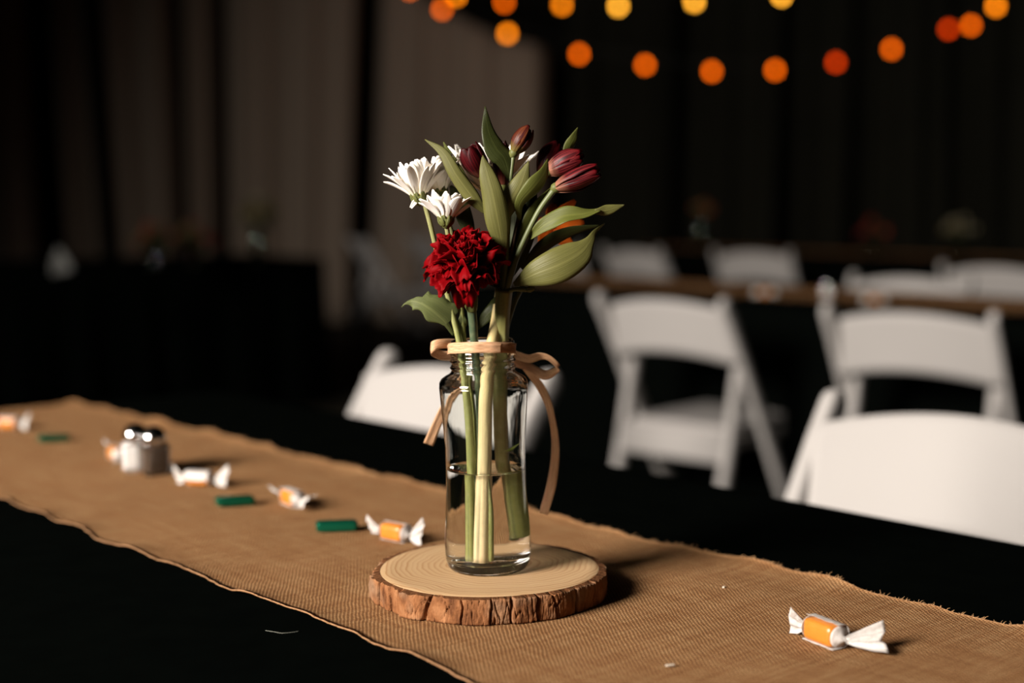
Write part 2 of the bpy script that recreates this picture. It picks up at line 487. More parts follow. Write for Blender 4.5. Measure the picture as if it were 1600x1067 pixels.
# ------------------------------------------------------------------ black clothed tables
A48 = R(48)
SD = Vector((math.cos(A48), -math.sin(A48), 0)); ND = Vector((math.sin(A48), math.cos(A48), 0))
def sn(s, n, z=0.0): return SD * s + ND * n + Vector((0, 0, z))
M_steel = mat('steel', (0.5, 0.5, 0.5), 0.35, 1.0)
M_cloth = mat('black_tablecloth', (0.002, 0.0024, 0.0022), 0.9, spec=0.0); k = NT(M_cloth)
cx = k.sep(k.obj()); wv = k.m('MULTIPLY', k.m('SINE', k.m('MULTIPLY', cx[0], 4500)), k.m('SINE', k.m('MULTIPLY', cx[1], 4500)))
k.l(k.mix(k.noise(k.obj(), 30, 4), (0.0008, 0.0011, 0.0009), (0.0016, 0.0021, 0.0017)), k.b.inputs['Base Color']); k.bump(k.m('ADD', k.m('MULTIPLY', wv, 0.1), k.noise(k.obj(), 12, 3)), 0.2, 0.0006)

def tablecloth(L, W, H, seed, drop=0.74):
    """cloth on a rectangular table: local x = length, y = width; rounded hems falling in folds"""
    rnd = random.Random(seed); f1, f2 = rnd.uniform(0, 6), rnd.uniform(0, 6)
    rings = []
    npr = 220
    def outline(u, off):
        # point on rounded rectangle grown by off, u in 0..1
        hx, hy = L / 2, W / 2; rr = 0.03
        per = 2 * (L + W); d = u * per
        if d < L: p = Vector((-hx + d, -hy, 0)); nn = Vector((0, -1, 0)); e = min(d, L - d)
        elif d < L + W: p = Vector((hx, -hy + d - L, 0)); nn = Vector((1, 0, 0)); e = min(d - L, L + W - d)
        elif d < 2 * L + W: p = Vector((hx - (d - L - W), hy, 0)); nn = Vector((0, 1, 0)); e = min(d - L - W, 2 * L + W - d)
        else: p = Vector((-hx, hy - (d - 2 * L - W), 0)); nn = Vector((-1, 0, 0)); e = min(d - 2 * L - W, per - d)
        c = Vector((max(-hx + rr, min(hx - rr, p.x)), max(-hy + rr, min(hy - rr, p.y)), 0))
        dr = (p - c); dr = dr.normalized() if dr.length > 1e-6 else nn
        if e < 1e-6: dr = Vector((math.copysign(1, p.x), math.copysign(1, p.y), 0)).normalized()
        return c + dr * (rr + off), dr
    lv = [(-0.02, 0.0), (-0.006, -0.001), (0.002, -0.004), (0.007, -0.012), (0.009, -0.03), (0.012, -0.10), (0.02, -0.22 * min(1, drop / 0.5)), (0.03, -0.52 * drop), (0.036, -0.75 * drop), (0.04, -drop)]
    V, F = [], []
    for off, dz in lv:
        fold = 0.0 if dz > -0.05 else min(1.0, (-dz) / 0.5)
        for q in range(npr):
            u = q / npr
            p, dr = outline(u, off)
            wv = 0.028 * fold * (math.sin(6.283 * u * 23 + f1 + 0.6 * math.sin(6.283 * u * 5)) + 0.5 * math.sin(6.283 * u * 41 + f2))
            p = p + dr * (wv + 0.012 * fold); V.append(Vector((p.x, p.y, H + dz)))
    m = len(lv)
    for i in range(m - 1):
        for q in range(npr):
            F.append((i * npr + q, i * npr + (q + 1) % npr, (i + 1) * npr + (q + 1) % npr, (i + 1) * npr + q)[::-1])
    F.append(tuple(range(npr)))
    return V, F
def put_cloth(sc, nc, L, W, rz, label, seed, z=0.76, loc=None, drop=0.74):
    p = loc or sn(sc, nc)
    o = part('tablecloth', tablecloth(L, W, z, seed, drop), M_cloth, local=True)
    o.location = (p[0], p[1], 0); o.rotation_euler = (0, 0, rz)
    return props(o, label, 'tablecloth', 'black cloths on the banquet tables')
put_cloth(0.07, 0.043, 2.48, 0.83, -A48, 'black cloth on the nearest table, under the burlap runner with the jar', 1, drop=0.27)
tbl = thing('banquet_table', sn(0.07, 0.043), 'long folding banquet table hidden under the nearest black cloth', 'table', rz=-A48)
M_ply = mat('table_laminate', (0.25, 0.22, 0.19), 0.5)
part('tabletop', rbox(2.46, 0.80, 0.03, 0.006, Matrix.Translation((0, 0, 0.742))), M_ply, tbl, local=True)
for sx in (-1, 1):
    for sy in (-1, 1):
        part('leg', tube([(sx * 0.95, sy * 0.31, 0.727), (sx * 0.98, sy * 0.31, 0.0)], 0.014, 10), M_steel, tbl, local=True)
put_cloth(-1.0, 2.975, 4.3, 0.80, -A48, 'black cloth on the second table, behind the two middle white chairs', 2)
put_cloth(-3.0, 5.95, 4.6, 0.80, -A48, 'black cloth on the farthest table at the right, with the dim orange bouquet', 3)
put_cloth(0, 0, 2.5, 0.80, math.atan2(ND.y, ND.x), 'black cloth on the crosswise table at the left, under three dim bouquets', 4, loc=sn(-5.72, 2.27))

# ------------------------------------------------------------------ burlap runners
def burlap_mat():
    m = mat('burlap', (0.4, 0.25, 0.13), 0.9, spec=0.1); k = NT(m); ob = k.obj()
    wob = k.n('ShaderNodeTexNoise'); wob.inputs['Scale'].default_value = 55; wob.inputs['Detail'].default_value = 3; k.l(ob, wob.inputs['Vector'])
    ws = k.sep(wob.outputs['Color']); c = k.sep(ob)
    s = k.m('DIVIDE', k.m('ADD', c[0], k.m('MULTIPLY', ws[0], 0.0030)), 0.00225)     # threads crossing the runner
    n = k.m('DIVIDE', k.m('ADD', c[1], k.m('MULTIPLY', ws[1], 0.0030)), 0.00165)     # threads along the runner
    def thread(a, b, ph):
        prof = k.m('ABSOLUTE', k.m('SINE', k.m('MULTIPLY', a, math.pi)))
        par = k.m('MULTIPLY', k.m('FLOOR', a), math.pi)
        up = k.m('MULTIPLY_ADD', k.m('COSINE', k.m('ADD', k.m('MULTIPLY', b, math.pi), k.m('ADD', par, ph))), 0.5, 0.5)
        return k.m('MULTIPLY', k.m('POWER', prof, 0.6), up)
    # crests sit at half periods of the crossing thread; the long threads ride higher
    A = thread(n, k.m('ADD', s, 0.5), 0.0)
    B = k.m('MULTIPLY', thread(s, k.m('ADD', n, 0.5), math.pi), 0.55)
    h = k.m('MAXIMUM', A, B)
    fine = k.noise(k.scale(ob, (900, 900, 900)), 1.0, 2)
    big = k.noise(ob, 38, 4, 0.6); slub = k.noise(k.scale(ob, (14, 330, 1)), 1.0, 2); slub2 = k.noise(k.scale(ob, (330, 14, 1)), 1.0, 2)
    tone = k.m('ADD', k.m('MULTIPLY', k.m('ADD', slub, slub2), 0.38), k.m('ADD', k.m('MULTIPLY', big, 0.22), k.m('MULTIPLY', fine, 0.12)))
    yarn = k.ramp(tone, [(0.30, (0.30, 0.132, 0.048)), (0.50, (0.48, 0.245, 0.102)), (0.70, (0.70, 0.415, 0.195))])
    col = k.mix(k.ramp(h, [(0.22, (0, 0, 0)), (0.85, (1, 1, 1))]), (0.075, 0.028, 0.009), yarn)
    k.l(col, k.b.inputs['Base Color'])
    k.bump(k.m('ADD', h, k.m('MULTIPLY', fine, 0.45)), 1.0, 0.0011)
    return m
M_burlap = burlap_mat()
M_fray = mat('burlap_fray', (0.42, 0.24, 0.115), 0.9, spec=0.1)
M_edge = mat('burlap_edge', (0.30, 0.16, 0.08), 0.9, spec=0.1)

def fn(x, y, z=0.0): return mnoise.noise(Vector((x, y, z)))
ZT = 0.7605
def edge_near(s): return -0.1405 + 0.0045 * fn(s * 9.0, 1.7) + 0.0045 * fn(s * 24.0, 5.1) + 0.0016 * fn(s * 90, 2.2)
def edge_far(s): return 0.2125 + 0.006 * fn(s * 7.0, 11.7) + 0.004 * fn(s * 19.0, 15.1) + 0.0014 * fn(s * 90, 12.2)
def runner_z(s, n):
    a, b = edge_near(s), edge_far(s)
    z = ZT + 0.0014 + 0.0006 * fn(s * 6, n * 6, 3.3)
    r = math.hypot(s, n)
    wgt = min(1.0, max(0.0, (r - 0.10) / 0.06))
    z += wgt * 0.0012 * max(0.0, fn(s * 11 + 4, n * 11, 8.1) + 0.3)
    for d, sd in ((n - a, 2.0), (b - n, 9.0)):
        e = max(0.0, 1 - d / 0.035)
        z += e * e * (0.009 * max(0.0, fn(s * 16.0, sd) + 0.15) + 0.0008)
    return z
def runner():
    s0, s1 = -1.165, 1.30
    NS, NN = 620, 60
    hang = [(-0.0, 0.0)]
    rows = []
    for i in range(NS + 1):
        s = s0 + (s1 - s0) * i / NS; a, b = edge_near(s), edge_far(s)
        rows.append([Vector((s, a + (b - a) * j / NN, runner_z(s, a + (b - a) * j / NN))) for j in range(NN + 1)])
    pre = []
    r0 = rows[0]
    for ds, dz in ((-0.034, -0.26), (-0.031, -0.18), (-0.028, -0.10), (-0.025, -0.045), (-0.022, -0.014), (-0.015, -0.004), (-0.007, -0.001)):
        pre.append([p + Vector((ds, 0, dz)) for p in r0])
    rows = pre + rows
    V = [p for r in rows for p in r]; n = len(rows); na = NN + 1
    F = [(i * na + j, (i + 1) * na + j, (i + 1) * na + j + 1, i * na + j + 1) for i in range(n - 1) for j in range(NN)]
    return solid(V, F, [(0, 0)] * len(V), 0.0011, n, na)[:2], rows
rt = thing('table_runner', (0, 0, 0), 'tan burlap runner with wavy frayed edges, running the length of the nearest black table', 'table runner', rz=-A48)
rg, rrows = runner()
part('fabric', rg, M_burlap, rt, local=True)
for j in (0, -1):
    pts = [r[j] + Vector((0, 0, 0.0002)) for r in rrows[7:]]
    part('hem_thread', tube(pts, [0.0005 + 0.0004 * abs(fn(q * 1.9, j)) for q in range(len(pts))], 6), M_edge, rt, label='darker corded thread along the edge', local=True)
rnd = random.Random(5); fr = []
for i in range(1500):
    s = rnd.uniform(-1.1, 0.75); far = rnd.random() < 0.62
    n0 = edge_far(s) if far else edge_near(s)
    d = 1 if far else -1
    p = Vector((s, n0, runner_z(s, n0) + 0.0003)); L = rnd.uniform(0.0015, 0.0045) * (1.0 if far else 0.55)
    q = p + Vector((rnd.uniform(-0.8, 0.8) * L, d * L * rnd.uniform(0.5, 1), rnd.uniform(-0.1, 0.7) * L))
    fr.append(tube([p, (p + q) / 2 + Vector((0, 0, rnd.uniform(0, 0.25) * L)), q], [0.00022, 0.0002, 0.0001], 4, cap=False))
part('fringe', join(*fr), M_fray, rt, kind='stuff', local=True)

def simple_runner(sc, nc, L, label, z=0.7615):
    nx, ny = 60, 6; V = []
    for i in range(nx + 1):
        for j in range(ny + 1):
            s = -L / 2 + L * i / nx; n = (-0.175 + 0.35 * j / ny) + 0.006 * fn(s * 8, j * 0.7, sc)
            V.append(Vector((s, n, z + 0.002 + 0.002 * abs(fn(s * 9, j, 3)))))
    F = [(i * (ny + 1) + j, (i + 1) * (ny + 1) + j, (i + 1) * (ny + 1) + j + 1, i * (ny + 1) + j + 1) for i in range(nx) for j in range(ny)]
    o = part('table_runner', solid(V, F, [(0, 0)] * len(V), 0.0015, nx + 1, ny + 1)[:2], M_burlap, local=True)
    p = sn(sc, nc); o.location = p; o.rotation_euler = (0, 0, -A48)
    return props(o, label, 'table runner')
simple_runner(-1.0, 2.975, 4.2, 'brown burlap runner on the second black table, seen edge-on behind the chairs')
simple_runner(-3.0, 5.95, 4.5, 'dim burlap runner on the farthest black table at the right')

# ------------------------------------------------------------------ white folding chairs
M_chair = mat('white_resin', (0.350, 0.330, 0.314), 0.6, spec=0.06); k = NT(M_chair)
k.l(k.mix(k.noise(k.obj(), 9, 3), (0.342, 0.323, 0.307), (0.358, 0.338, 0.322)), k.b.inputs['Base Color'])
M_vinyl = mat('white_vinyl', (0.335, 0.315, 0.30), 0.5, spec=0.1)
M_steel = mat('steel', (0.5, 0.5, 0.5), 0.35, 1.0)
def make_chair(label):
    """folding chair facing local +y"""
    t = thing('folding_chair', (0, 0, 0), label, 'chair', 'white folding chairs')
    def py(z): return 0.215 - 0.575 * z
    for sx in (-1, 1):
        x = 0.2 * sx
        part('post', sweep([(x, py(0.0), 0.0), (x, py(0.4), 0.4), (x, py(0.62), 0.62), (x, py(0.74) - 0.004, 0.74), (x, py(0.805) - 0.012, 0.805)], 0.022, 0.0125, up=Vector((1, 0, 0)), e=3.2), M_chair, t)
        xi = 0.172 * sx
        part('rear_leg', sweep([(xi, -0.115, 0.655), (xi, -0.17, 0.40), (xi, -0.275, 0.0)], 0.021, 0.0135, up=Vector((1, 0, 0)), e=3.2), M_chair, t)
    # back panel: arched top and bottom, dished
    nx, nz = 28, 10; V = []
    for j in range(nz + 1):
        for i in range(nx + 1):
            u = -1 + 2 * i / nx; v = j / nz
            zb = 0.628 + 0.026 * (1 - u * u); zt = 0.768 + 0.026 * (1 - u * u)
            z = zb + (zt - zb) * v
            V.append(Vector((0.196 * u, py(0.705) - 0.25 * (z - 0.705) + 0.004 - 0.034 * (1 - u * u), z)))
    F = [(j * (nx + 1) + i, j * (nx + 1) + i + 1, (j + 1) * (nx + 1) + i + 1, (j + 1) * (nx + 1) + i) for j in range(nz) for i in range(nx)]
    part('back_panel', solid(V, F, [(0, 0)] * len(V), 0.018, nz + 1, nx + 1)[:2], M_chair, t)
    part('seat_frame', join(rbox(0.31, 0.04, 0.035, 0.008, Matrix.Translation((0, -0.165, 0.405))), rbox(0.31, 0.04, 0.035, 0.008, Matrix.Translation((0, 0.205, 0.415))),
         rbox(0.03, 0.34, 0.035, 0.008, Matrix.Translation((-0.142, 0.02, 0.41))), rbox(0.03, 0.34, 0.035, 0.008, Matrix.Translation((0.142, 0.02, 0.41)))), M_chair, t)
    part('seat', rbox(0.305, 0.37, 0.04, 0.016, Matrix.Translation((0, 0.02, 0.440))), M_vinyl, t)
    part('rear_rail', sweep([(-0.165, -0.188, 0.405), (0.165, -0.188, 0.405)], 0.042, 0.009, up=Vector((0, 1, 0)), rnd=False), M_chair, t)
    part('front_rail', sweep([(-0.195, py(0.18), 0.18), (0.195, py(0.18), 0.18)], 0.02, 0.011, up=Vector((0, 1, 0)), rnd=False), M_chair, t)
    part('lower_rail', sweep([(-0.165, -0.232, 0.17), (0.165, -0.232, 0.17)], 0.02, 0.009, up=Vector((0, 1, 0)), rnd=False), M_chair, t)
    return t
def chair_origin(p, ang):
    """ground origin so that the middle of the top of the back lands at p; chair local +y points along ang"""
    f = Vector((math.cos(ang), math.sin(ang), 0))
    return Vector((p[0], p[1], 0)) + f * 0.255
F_IN = math.atan2(-ND.y, -ND.x); F_OUT = math.atan2(ND.y, ND.x)
CH = [((-0.053, 1.174), F_IN + R(-1), 'white folding chair at the nearest table, directly behind the glass jar'),
      ((0.588, 0.672), F_IN + R(3), 'white folding chair at the nearest table, cut by the right side of the photo, front-most'),
      ((0.404, 2.70), F_OUT + R(7), 'white folding chair with back turned and rear legs in full view, right of the flowers'),
      ((0.937, 2.25), F_OUT + R(12), 'white folding chair with its back turned, directly above the front-most right chair'),
      ((1.37, 3.76), F_IN + R(14), 'dim chair back behind the second table runner, lower of the two overlapping ones'),
      ((1.90, 4.52), F_OUT + R(12), 'dim chair back at the right side of the photo, upper of the two overlapping ones'),
      ((0.64, 6.45), F_OUT + R(0), 'dim chair back at the farthest table, left one of the two beside each other'),
      ((1.22, 6.10), F_OUT + R(16), 'dim chair back at the farthest table, right one of the two beside each other'),
      ((0.21, 6.95), F_OUT + R(30), 'barely visible chair just right of the flowers, left of the dim row'),
      ((-1.02, 8.45), F_OUT + R(-22), 'faint chair by the drapes, left of the red carnation'),
      ((-0.66, 8.95), F_OUT + R(-22), 'faint chair by the drapes, half hidden behind the red carnation')]
ch0 = None
for p, a, lab in CH:
    o = chair_origin(p, a)
    if ch0 is None:
        ch0 = make_chair(lab); c = ch0
        c.location = o; c.rotation_euler = (0, 0, a - math.pi / 2)
    else:
        dup(ch0, o, a - math.pi / 2, lab)

# ------------------------------------------------------------------ wood slice
ZS = 0.782; ZB = 0.7632
def slice_r(a): return 0.0818 + 0.0012 * math.sin(2 * a + 0.6) + 0.001 * math.sin(3 * a + 2.0)
brnd = random.Random(17)
PLATE = []; acc = 0.0
while acc < 6.2832 - 0.08:
    PLATE.append((acc, brnd.uniform(-0.0013, 0.0016), brnd.uniform(-0.07, 0.07), brnd.uniform(0.0030, 0.0068), brnd.uniform(0.008, 0.022)))
    acc += brnd.uniform(0.09, 0.34)
def bark_r(a, v):
    """bark radius: flat plates parted by thin leaning cracks"""
    x, y = math.cos(a), math.sin(a)
    b = slice_r(a) + 0.0046 + 0.0014 * fn(x * 3, y * 3, 4.0)
    q = a + 0.035 * fn(x * 9, y * 9, v * 1.3 + 2) + 0.012 * fn(x * 30, y * 30, v * 3.5)
    off, dmin = 0.0, 0.0
    n = len(PLATE)
    for k2 in range(n):
        p0 = PLATE[k2]; p1 = PLATE[(k2 + 1) % n]
        s0 = p0[0] + p0[2] * (v - 0.5); s1 = p1[0] + p1[2] * (v - 0.5) + (6.28319 if k2 == n - 1 else 0)
        for qq in (q, q + 6.28319, q - 6.28319):
            if s0 <= qq < s1:
                off = p0[1] + 0.0012 * ((qq - s0) / (s1 - s0) - 0.5) * (1 if k2 % 3 else -1)
                dmin = max(p0[3] * max(0.0, 1 - (qq - s0) / p0[4]), p1[3] * max(0.0, 1 - (s1 - qq) / p1[4]))
    b += off - dmin
    cr2 = abs(fn(x * 17, y * 17, 1.7 + 1.3 * v))
    b -= 0.0024 * max(0.0, 1 - cr2 / 0.045) * (1 if fn(x * 5, y * 5, 31 + v) > -0.1 else 0)
    return b + 0.0005 * fn(x * 45, y * 45, v * 3.5) + 0.0003 * fn(x * 120, y * 120, v * 11) + 0.0006 * math.sin(math.pi * v)
NA = 1300
Vb, Fb = [], []
lv = [(-1, 1.0)] + [(0, 1 - i / 14) for i in range(15)]
for kind, v in lv:
    for q in range(NA):
        a = 2 * math.pi * q / NA
        z = ZB + (ZS - ZB) * v
        if kind == -1: r = slice_r(a) - 0.0003; z = ZS - 0.0002
        else:
            r = bark_r(a, v)
            if v == 1.0: r -= 0.0006; z -= 0.0008 + 0.0022 * max(0, fn(math.cos(a) * 14, math.sin(a) * 14, 9))
        Vb.append(Vector((r * math.cos(a), r * math.sin(a), z)))
for i in range(len(lv) - 1):
    for q in range(NA): Fb.append((i * NA + q, i * NA + (q + 1) % NA, (i + 1) * NA + (q + 1) % NA, (i + 1) * NA + q)[::-1])
Fb.append(tuple(range((len(lv) - 1) * NA, len(lv) * NA))[::-1])
M_bark = mat('bark', (0.2, 0.09, 0.04), 0.85, spec=0.15); k = NT(M_bark); ob = k.obj()
b1 = k.noise(k.scale(ob, (90, 90, 45)), 1.0, 4, 0.6); b2 = k.noise(ob, 380, 3, 0.6); b3 = k.noise(ob, 26, 2)
col = k.ramp(b1, [(0.30, (0.075, 0.026, 0.009)), (0.48, (0.23, 0.092, 0.034)), (0.68, (0.36, 0.17, 0.075))])
col = k.mix(k.ramp(b3, [(0.52, (0, 0, 0)), (0.66, (1, 1, 1))]), col, (0.22, 0.14, 0.085))
k.l(k.mix(k.m('MULTIPLY', b2, 0.35), col, (0.09, 0.035, 0.015)), k.b.inputs['Base Color']); k.bump(k.m('ADD', b1, k.m('MULTIPLY', b2, 0.6)), 0.7, 0.0016)
M_rings = mat('wood_rings', (0.6, 0.42, 0.26), 0.55, spec=0.25); k = NT(M_rings); ob = k.obj()
c = k.sep(ob)
nz = k.noise(ob, 16, 2); nz2 = k.noise(ob, 60, 2)
xx = k.m('SUBTRACT', c[0], 0.012); yy = k.m('SUBTRACT', c[1], 0.012)
rad = k.m('SQRT', k.m('ADD', k.m('MULTIPLY', xx, xx), k.m('MULTIPLY', yy, yy)))
rad = k.m('ADD', rad, k.m('ADD', k.m('MULTIPLY', nz, 0.024), k.m('MULTIPLY', nz2, 0.0016)))
# rings crowd towards the bark
ph = k.m('MULTIPLY', k.m('POWER', k.m('MULTIPLY', rad, 11.0), 1.5), 15.0)
fr_ = k.m('FRACT', ph)
ring = k.ramp(fr_, [(0.0, (0.0, 0, 0)), (0.5, (0.18, 0.18, 0.18)), (0.82, (1, 1, 1)), (0.93, (0.75, 0.75, 0.75)), (1.0, (0, 0, 0))])
grain = k.noise(k.scale(ob, (500, 500, 500)), 1.0, 2)
base = k.mix(nz, (0.48, 0.305, 0.155), (0.58, 0.40, 0.225))
heart = k.ramp(k.m('MULTIPLY', rad, 10.0), [(0.25, (1, 1, 1)), (0.62, (0, 0, 0))])
base = k.mix(k.m('MULTIPLY', heart, 0.5), base, (0.56, 0.36, 0.19))
wn = k.n('ShaderNodeTexWhiteNoise', noise_dimensions='1D'); k.l(k.m('FLOOR', ph), wn.inputs['W'])
ring = k.m('MULTIPLY', ring, k.m('MULTIPLY_ADD', wn.outputs['Value'], 0.75, 0.25))
col = k.mix(k.m('MULTIPLY', ring, 0.95), base, (0.34, 0.165, 0.065))
k.l(k.mix(k.m('MULTIPLY', grain, 0.18), col, (0.34, 0.2, 0.095)), k.b.inputs['Base Color']); k.bump(k.m('ADD', grain, k.m('MULTIPLY', ring, 0.3)), 0.1, 0.0004)
ws = thing('wood_slice', (0, 0, ZB), 'round slice of pale ringed wood with rough brown bark, under the glass jar', 'wood slice')
Fi = Fb[:NA]; Fb = Fb[NA:]
part('bark', (Vb[NA:], [tuple(i - NA for i in f) for f in Fb]), M_bark, ws, label='rough cracked brown bark rim')
M_inner = mat('inner_bark', (0.16, 0.065, 0.026), 0.85, spec=0.1); k = NT(M_inner)
k.l(k.mix(k.noise(k.obj(), 240, 4, 0.6), (0.04, 0.014, 0.005), (0.17, 0.07, 0.027)), k.b.inputs['Base Color']); k.bump(k.noise(k.obj(), 420, 3), 0.8, 0.001)
part('inner_bark', (Vb[:2 * NA], Fi), M_inner, ws, label='dark brown cut edge of the bark')
prof = []
Vw, Fw = [], []
for fr2 in (1.0, 0.985, 0.9, 0.7, 0.5, 0.3, 0.1):
    for q in range(180):
        a = 2 * math.pi * q / 180; r = slice_r(a) * fr2
        Vw.append(Vector((r * math.cos(a), r * math.sin(a), ZS - (0.0006 if fr2 == 1.0 else 0.0))))
for i in range(6):
    for q in range(180): Fw.append((i * 180 + q, i * 180 + (q + 1) % 180, (i + 1) * 180 + (q + 1) % 180, (i + 1) * 180 + q))
Fw.append(tuple(range(6 * 180, 7 * 180)))
part('ringed_face', (Vw, Fw), M_rings, ws, label='pale sawn face with growth rings')

# ------------------------------------------------------------------ glass jar with water
JT = R(-1.5)   # the jar leans a little to the left
JM = Matrix.Translation((0, 0, ZS - 0.0002)) @ Matrix.Rotation(JT, 4, 'Y')
outer = [(0.0005, 0.0012), (0.020, 0.0010), (0.0262, 0.0), (0.0290, 0.0010), (0.0310, 0.0042), (0.0322, 0.010), (0.0325, 0.018), (0.0320, 0.030), (0.0310, 0.0455), (0.0302, 0.060), (0.0298, 0.0765), (0.0300, 0.093),
         (0.0313, 0.112), (0.0326, 0.129), (0.0331, 0.1375), (0.0328, 0.1412), (0.0313, 0.1438), (0.0285, 0.1458), (0.0255, 0.1474), (0.0240, 0.1488), (0.0234, 0.1503),
         (0.0241, 0.1513), (0.0247, 0.1521), (0.0241, 0.1530), (0.0234, 0.1541), (0.0234, 0.1553), (0.0241, 0.1563), (0.0247, 0.1571), (0.0241, 0.1580), (0.0234, 0.1590), (0.0235, 0.1606),
         (0.0241, 0.1618), (0.0244, 0.1628), (0.0238, 0.1640), (0.0236, 0.168), (0.0236, 0.1712), (0.0230, 0.1724)]
inner = [(0.0218, 0.1722), (0.0213, 0.168), (0.0214, 0.160), (0.0216, 0.152), (0.0222, 0.1476), (0.0257, 0.1449), (0.0288, 0.1428), (0.0311, 0.1400), (0.0318, 0.1360), (0.0314, 0.128), (0.0302, 0.112), (0.0290, 0.093), (0.0288, 0.0768)]
wet = [(0.0288, 0.0768), (0.0291, 0.060), (0.0298, 0.0455), (0.0306, 0.030), (0.0309, 0.020), (0.0300, 0.012), (0.0275, 0.0085), (0.0235, 0.0066), (0.012, 0.0072), (0.0005, 0.0074)]
NJ = 96
def wob(g, amp, sd):
    V = []
    for p in g[0]:
        f = 1 + amp * fn(p.x * 60, p.y * 60, p.z * 28 + sd)
        V.append(Vector((p.x * f, p.y * f, p.z)))
    return V, g[1]
def dense(prof, k):
    o = []
    for i in range(len(prof) - 1):
        for q in range(k): o.append(tuple(a + (b - a) * q / k for a, b in zip(prof[i], prof[i + 1])))
    return o + [prof[-1]]
jt = thing('glass_jar', (0, 0, ZS), 'clear glass jar half full of water holding the cut flowers, standing on the wood slice', 'jar')
part('glass_body', xform(wob(lathe(outer + dense(inner, 2), NJ), 0.003, 0), JM), M_glass, jt)
wl = lathe(dense(wet, 2), NJ)
wl = wob(wl, 0.006, 3.3)
tl = math.tan(JT)
wobj = part('water', xform(wl, JM), M_glass_water, jt, label='clear water filling the lower part of the jar')
# level water surface with a small meniscus
c0 = JM @ Vector((0, 0, 0.0752)); ring = []
Vs, Fs = [], []
for fr2, dz in ((1.012, 0.0014), (0.985, 0.0007), (0.94, 0.0002), (0.85, 0), (0.5, 0), (0.1, 0)):
    for q in range(NJ):
        a = 2 * math.pi * q / NJ; Vs.append(c0 + Vector((0.0288 * fr2 * math.cos(a), 0.0288 * fr2 * math.sin(a), dz)))
for i in range(5):
    for q in range(NJ): Fs.append((i * NJ + q, i * NJ + (q + 1) % NJ, (i + 1) * NJ + (q + 1) % NJ, (i + 1) * NJ + q))
Fs.append(tuple(range(5 * NJ, 6 * NJ)))
part('water_surface', (Vs, Fs), M_water, wobj)

# ------------------------------------------------------------------ ribbon round the neck
M_rib = mat('raffia', (0.58, 0.33, 0.16), 0.55, spec=0.3); k = NT(M_rib); uv = k.uv()
n1 = k.noise(k.scale(uv, (9, 1.5, 1)), 1.0, 4, 0.6)
k.l(k.ramp(n1, [(0.3, (0.38, 0.19, 0.09)), (0.5, (0.54, 0.305, 0.165)), (0.7, (0.64, 0.40, 0.24))]), k.b.inputs['Base Color']); k.bump(n1, 0.6, 0.0006)
def ribbon(pts, hw, side, n=40, thick=0.0005):
    """flat strip; side(i/n, tangent, point) gives the width direction"""
    P = [Vector(p) for p in catmull(pts, n)]; H = lerp_list(hw, n); V, F, U = [], [], []
    for i, p in enumerate(P):
        t = (P[min(i + 1, n - 1)] - P[max(i - 1, 0)]).normalized()
        s = Vector(side(i / (n - 1), t, p)); s = (s - t * s.dot(t)).normalized()
        nn = t.cross(s)
        for j in range(5):
            u = -1 + j / 2
            V.append(p + s * (u * H[i]) + nn * (0.0006 * (u * u))); U.append((0.5 + u / 2, i * 0.12))
    for i in range(n - 1):
        for j in range(4): F.append((i * 5 + j, i * 5 + j + 1, (i + 1) * 5 + j + 1, (i + 1) * 5 + j))
    return solid(V, F, U, thick, n, 5)
jc = JM @ Vector((0, 0, 0.166))
rb = thing('raffia_ribbon', jc + Vector((0, 0.026, 0)), 'tan raffia ribbon tied round the neck of the jar with a bow behind it', 'ribbon')
def ringp(a, r, dz=0): return Vector((jc.x + r * math.cos(a), jc.y + r * math.sin(a), jc.z + dz - 0.0004 - 0.16 * r * math.sin(a)))
UPV = lambda q, t, p: (0, 0, 1)
part('neck_band', ribbon([ringp(2 * math.pi * i / 24 + 1.7, 0.02475 + 0.0003 * math.sin(i * 1.7)) for i in range(25)], [0.0038], UPV, 97), M_rib, rb)
part('neck_band', ribbon([ringp(2 * math.pi * i / 24 + 1.9, 0.0256 + 0.0004 * math.sin(i * 2.1), -0.0008) for i in range(14)], [0.0034], UPV, 60), M_rib, rb)
V3 = lambda *p: at(p[0], p[1], p[2])
part('bow_loop', ribbon([V3(752, 548, .0275), V3(716, 538, .019), V3(692, 537, .010), V3(678, 540, .008), V3(673, 546, .013), V3(681, 552, .022), V3(700, 556, .027), V3(750, 550, .029)], [0.0036], UPV, 50), M_rib, rb)
part('bow_loop', ribbon([V3(752, 548, .029), V3(800, 553, .028), V3(826, 560, .024), V3(844, 556, .019), V3(858, 559, .017), V3(872, 573, .020), V3(866, 580, .026), V3(850, 586, .031), V3(826, 573, .034), V3(800, 560, .033), V3(752, 550, .030)],
     [.0034, .0034, .0034, .003, .0022, .0018, .0026, .0036, .0034, .0034, .003], lambda q, t, p: (0.15 * math.sin(q * 7), -0.45 * math.sin(q * 5.0), 1), 70), M_rib, rb)
part('knot', xform(rbox(0.011, 0.006, 0.010, 0.0024), Matrix.Translation(V3(752, 548, .0300))), M_rib, rb)
part('tail', ribbon([V3(750, 552, .031), V3(728, 580, .0365), V3(706, 615, .0375), V3(688, 650, .037), V3(669, 694, .036)], [.003, .0034, .0036, .0038, .0042], lambda q, t, p: (1, 0.35, 0.3), 40), M_rib, rb)
part('tail', ribbon([V3(754, 552, .032), V3(800, 566, .035), V3(828, 583, .036), V3(849, 612, .036), V3(862, 650, .036), V3(868, 700, .037), V3(862, 755, .037), V3(849, 803, .036)],
     [.003, .0034, .0036, .0034, .0026, .003, .0038, .0034], lambda q, t, p: (1, -0.5 + 0.5 * q, -0.8 + 0.9 * q), 60), M_rib, rb)

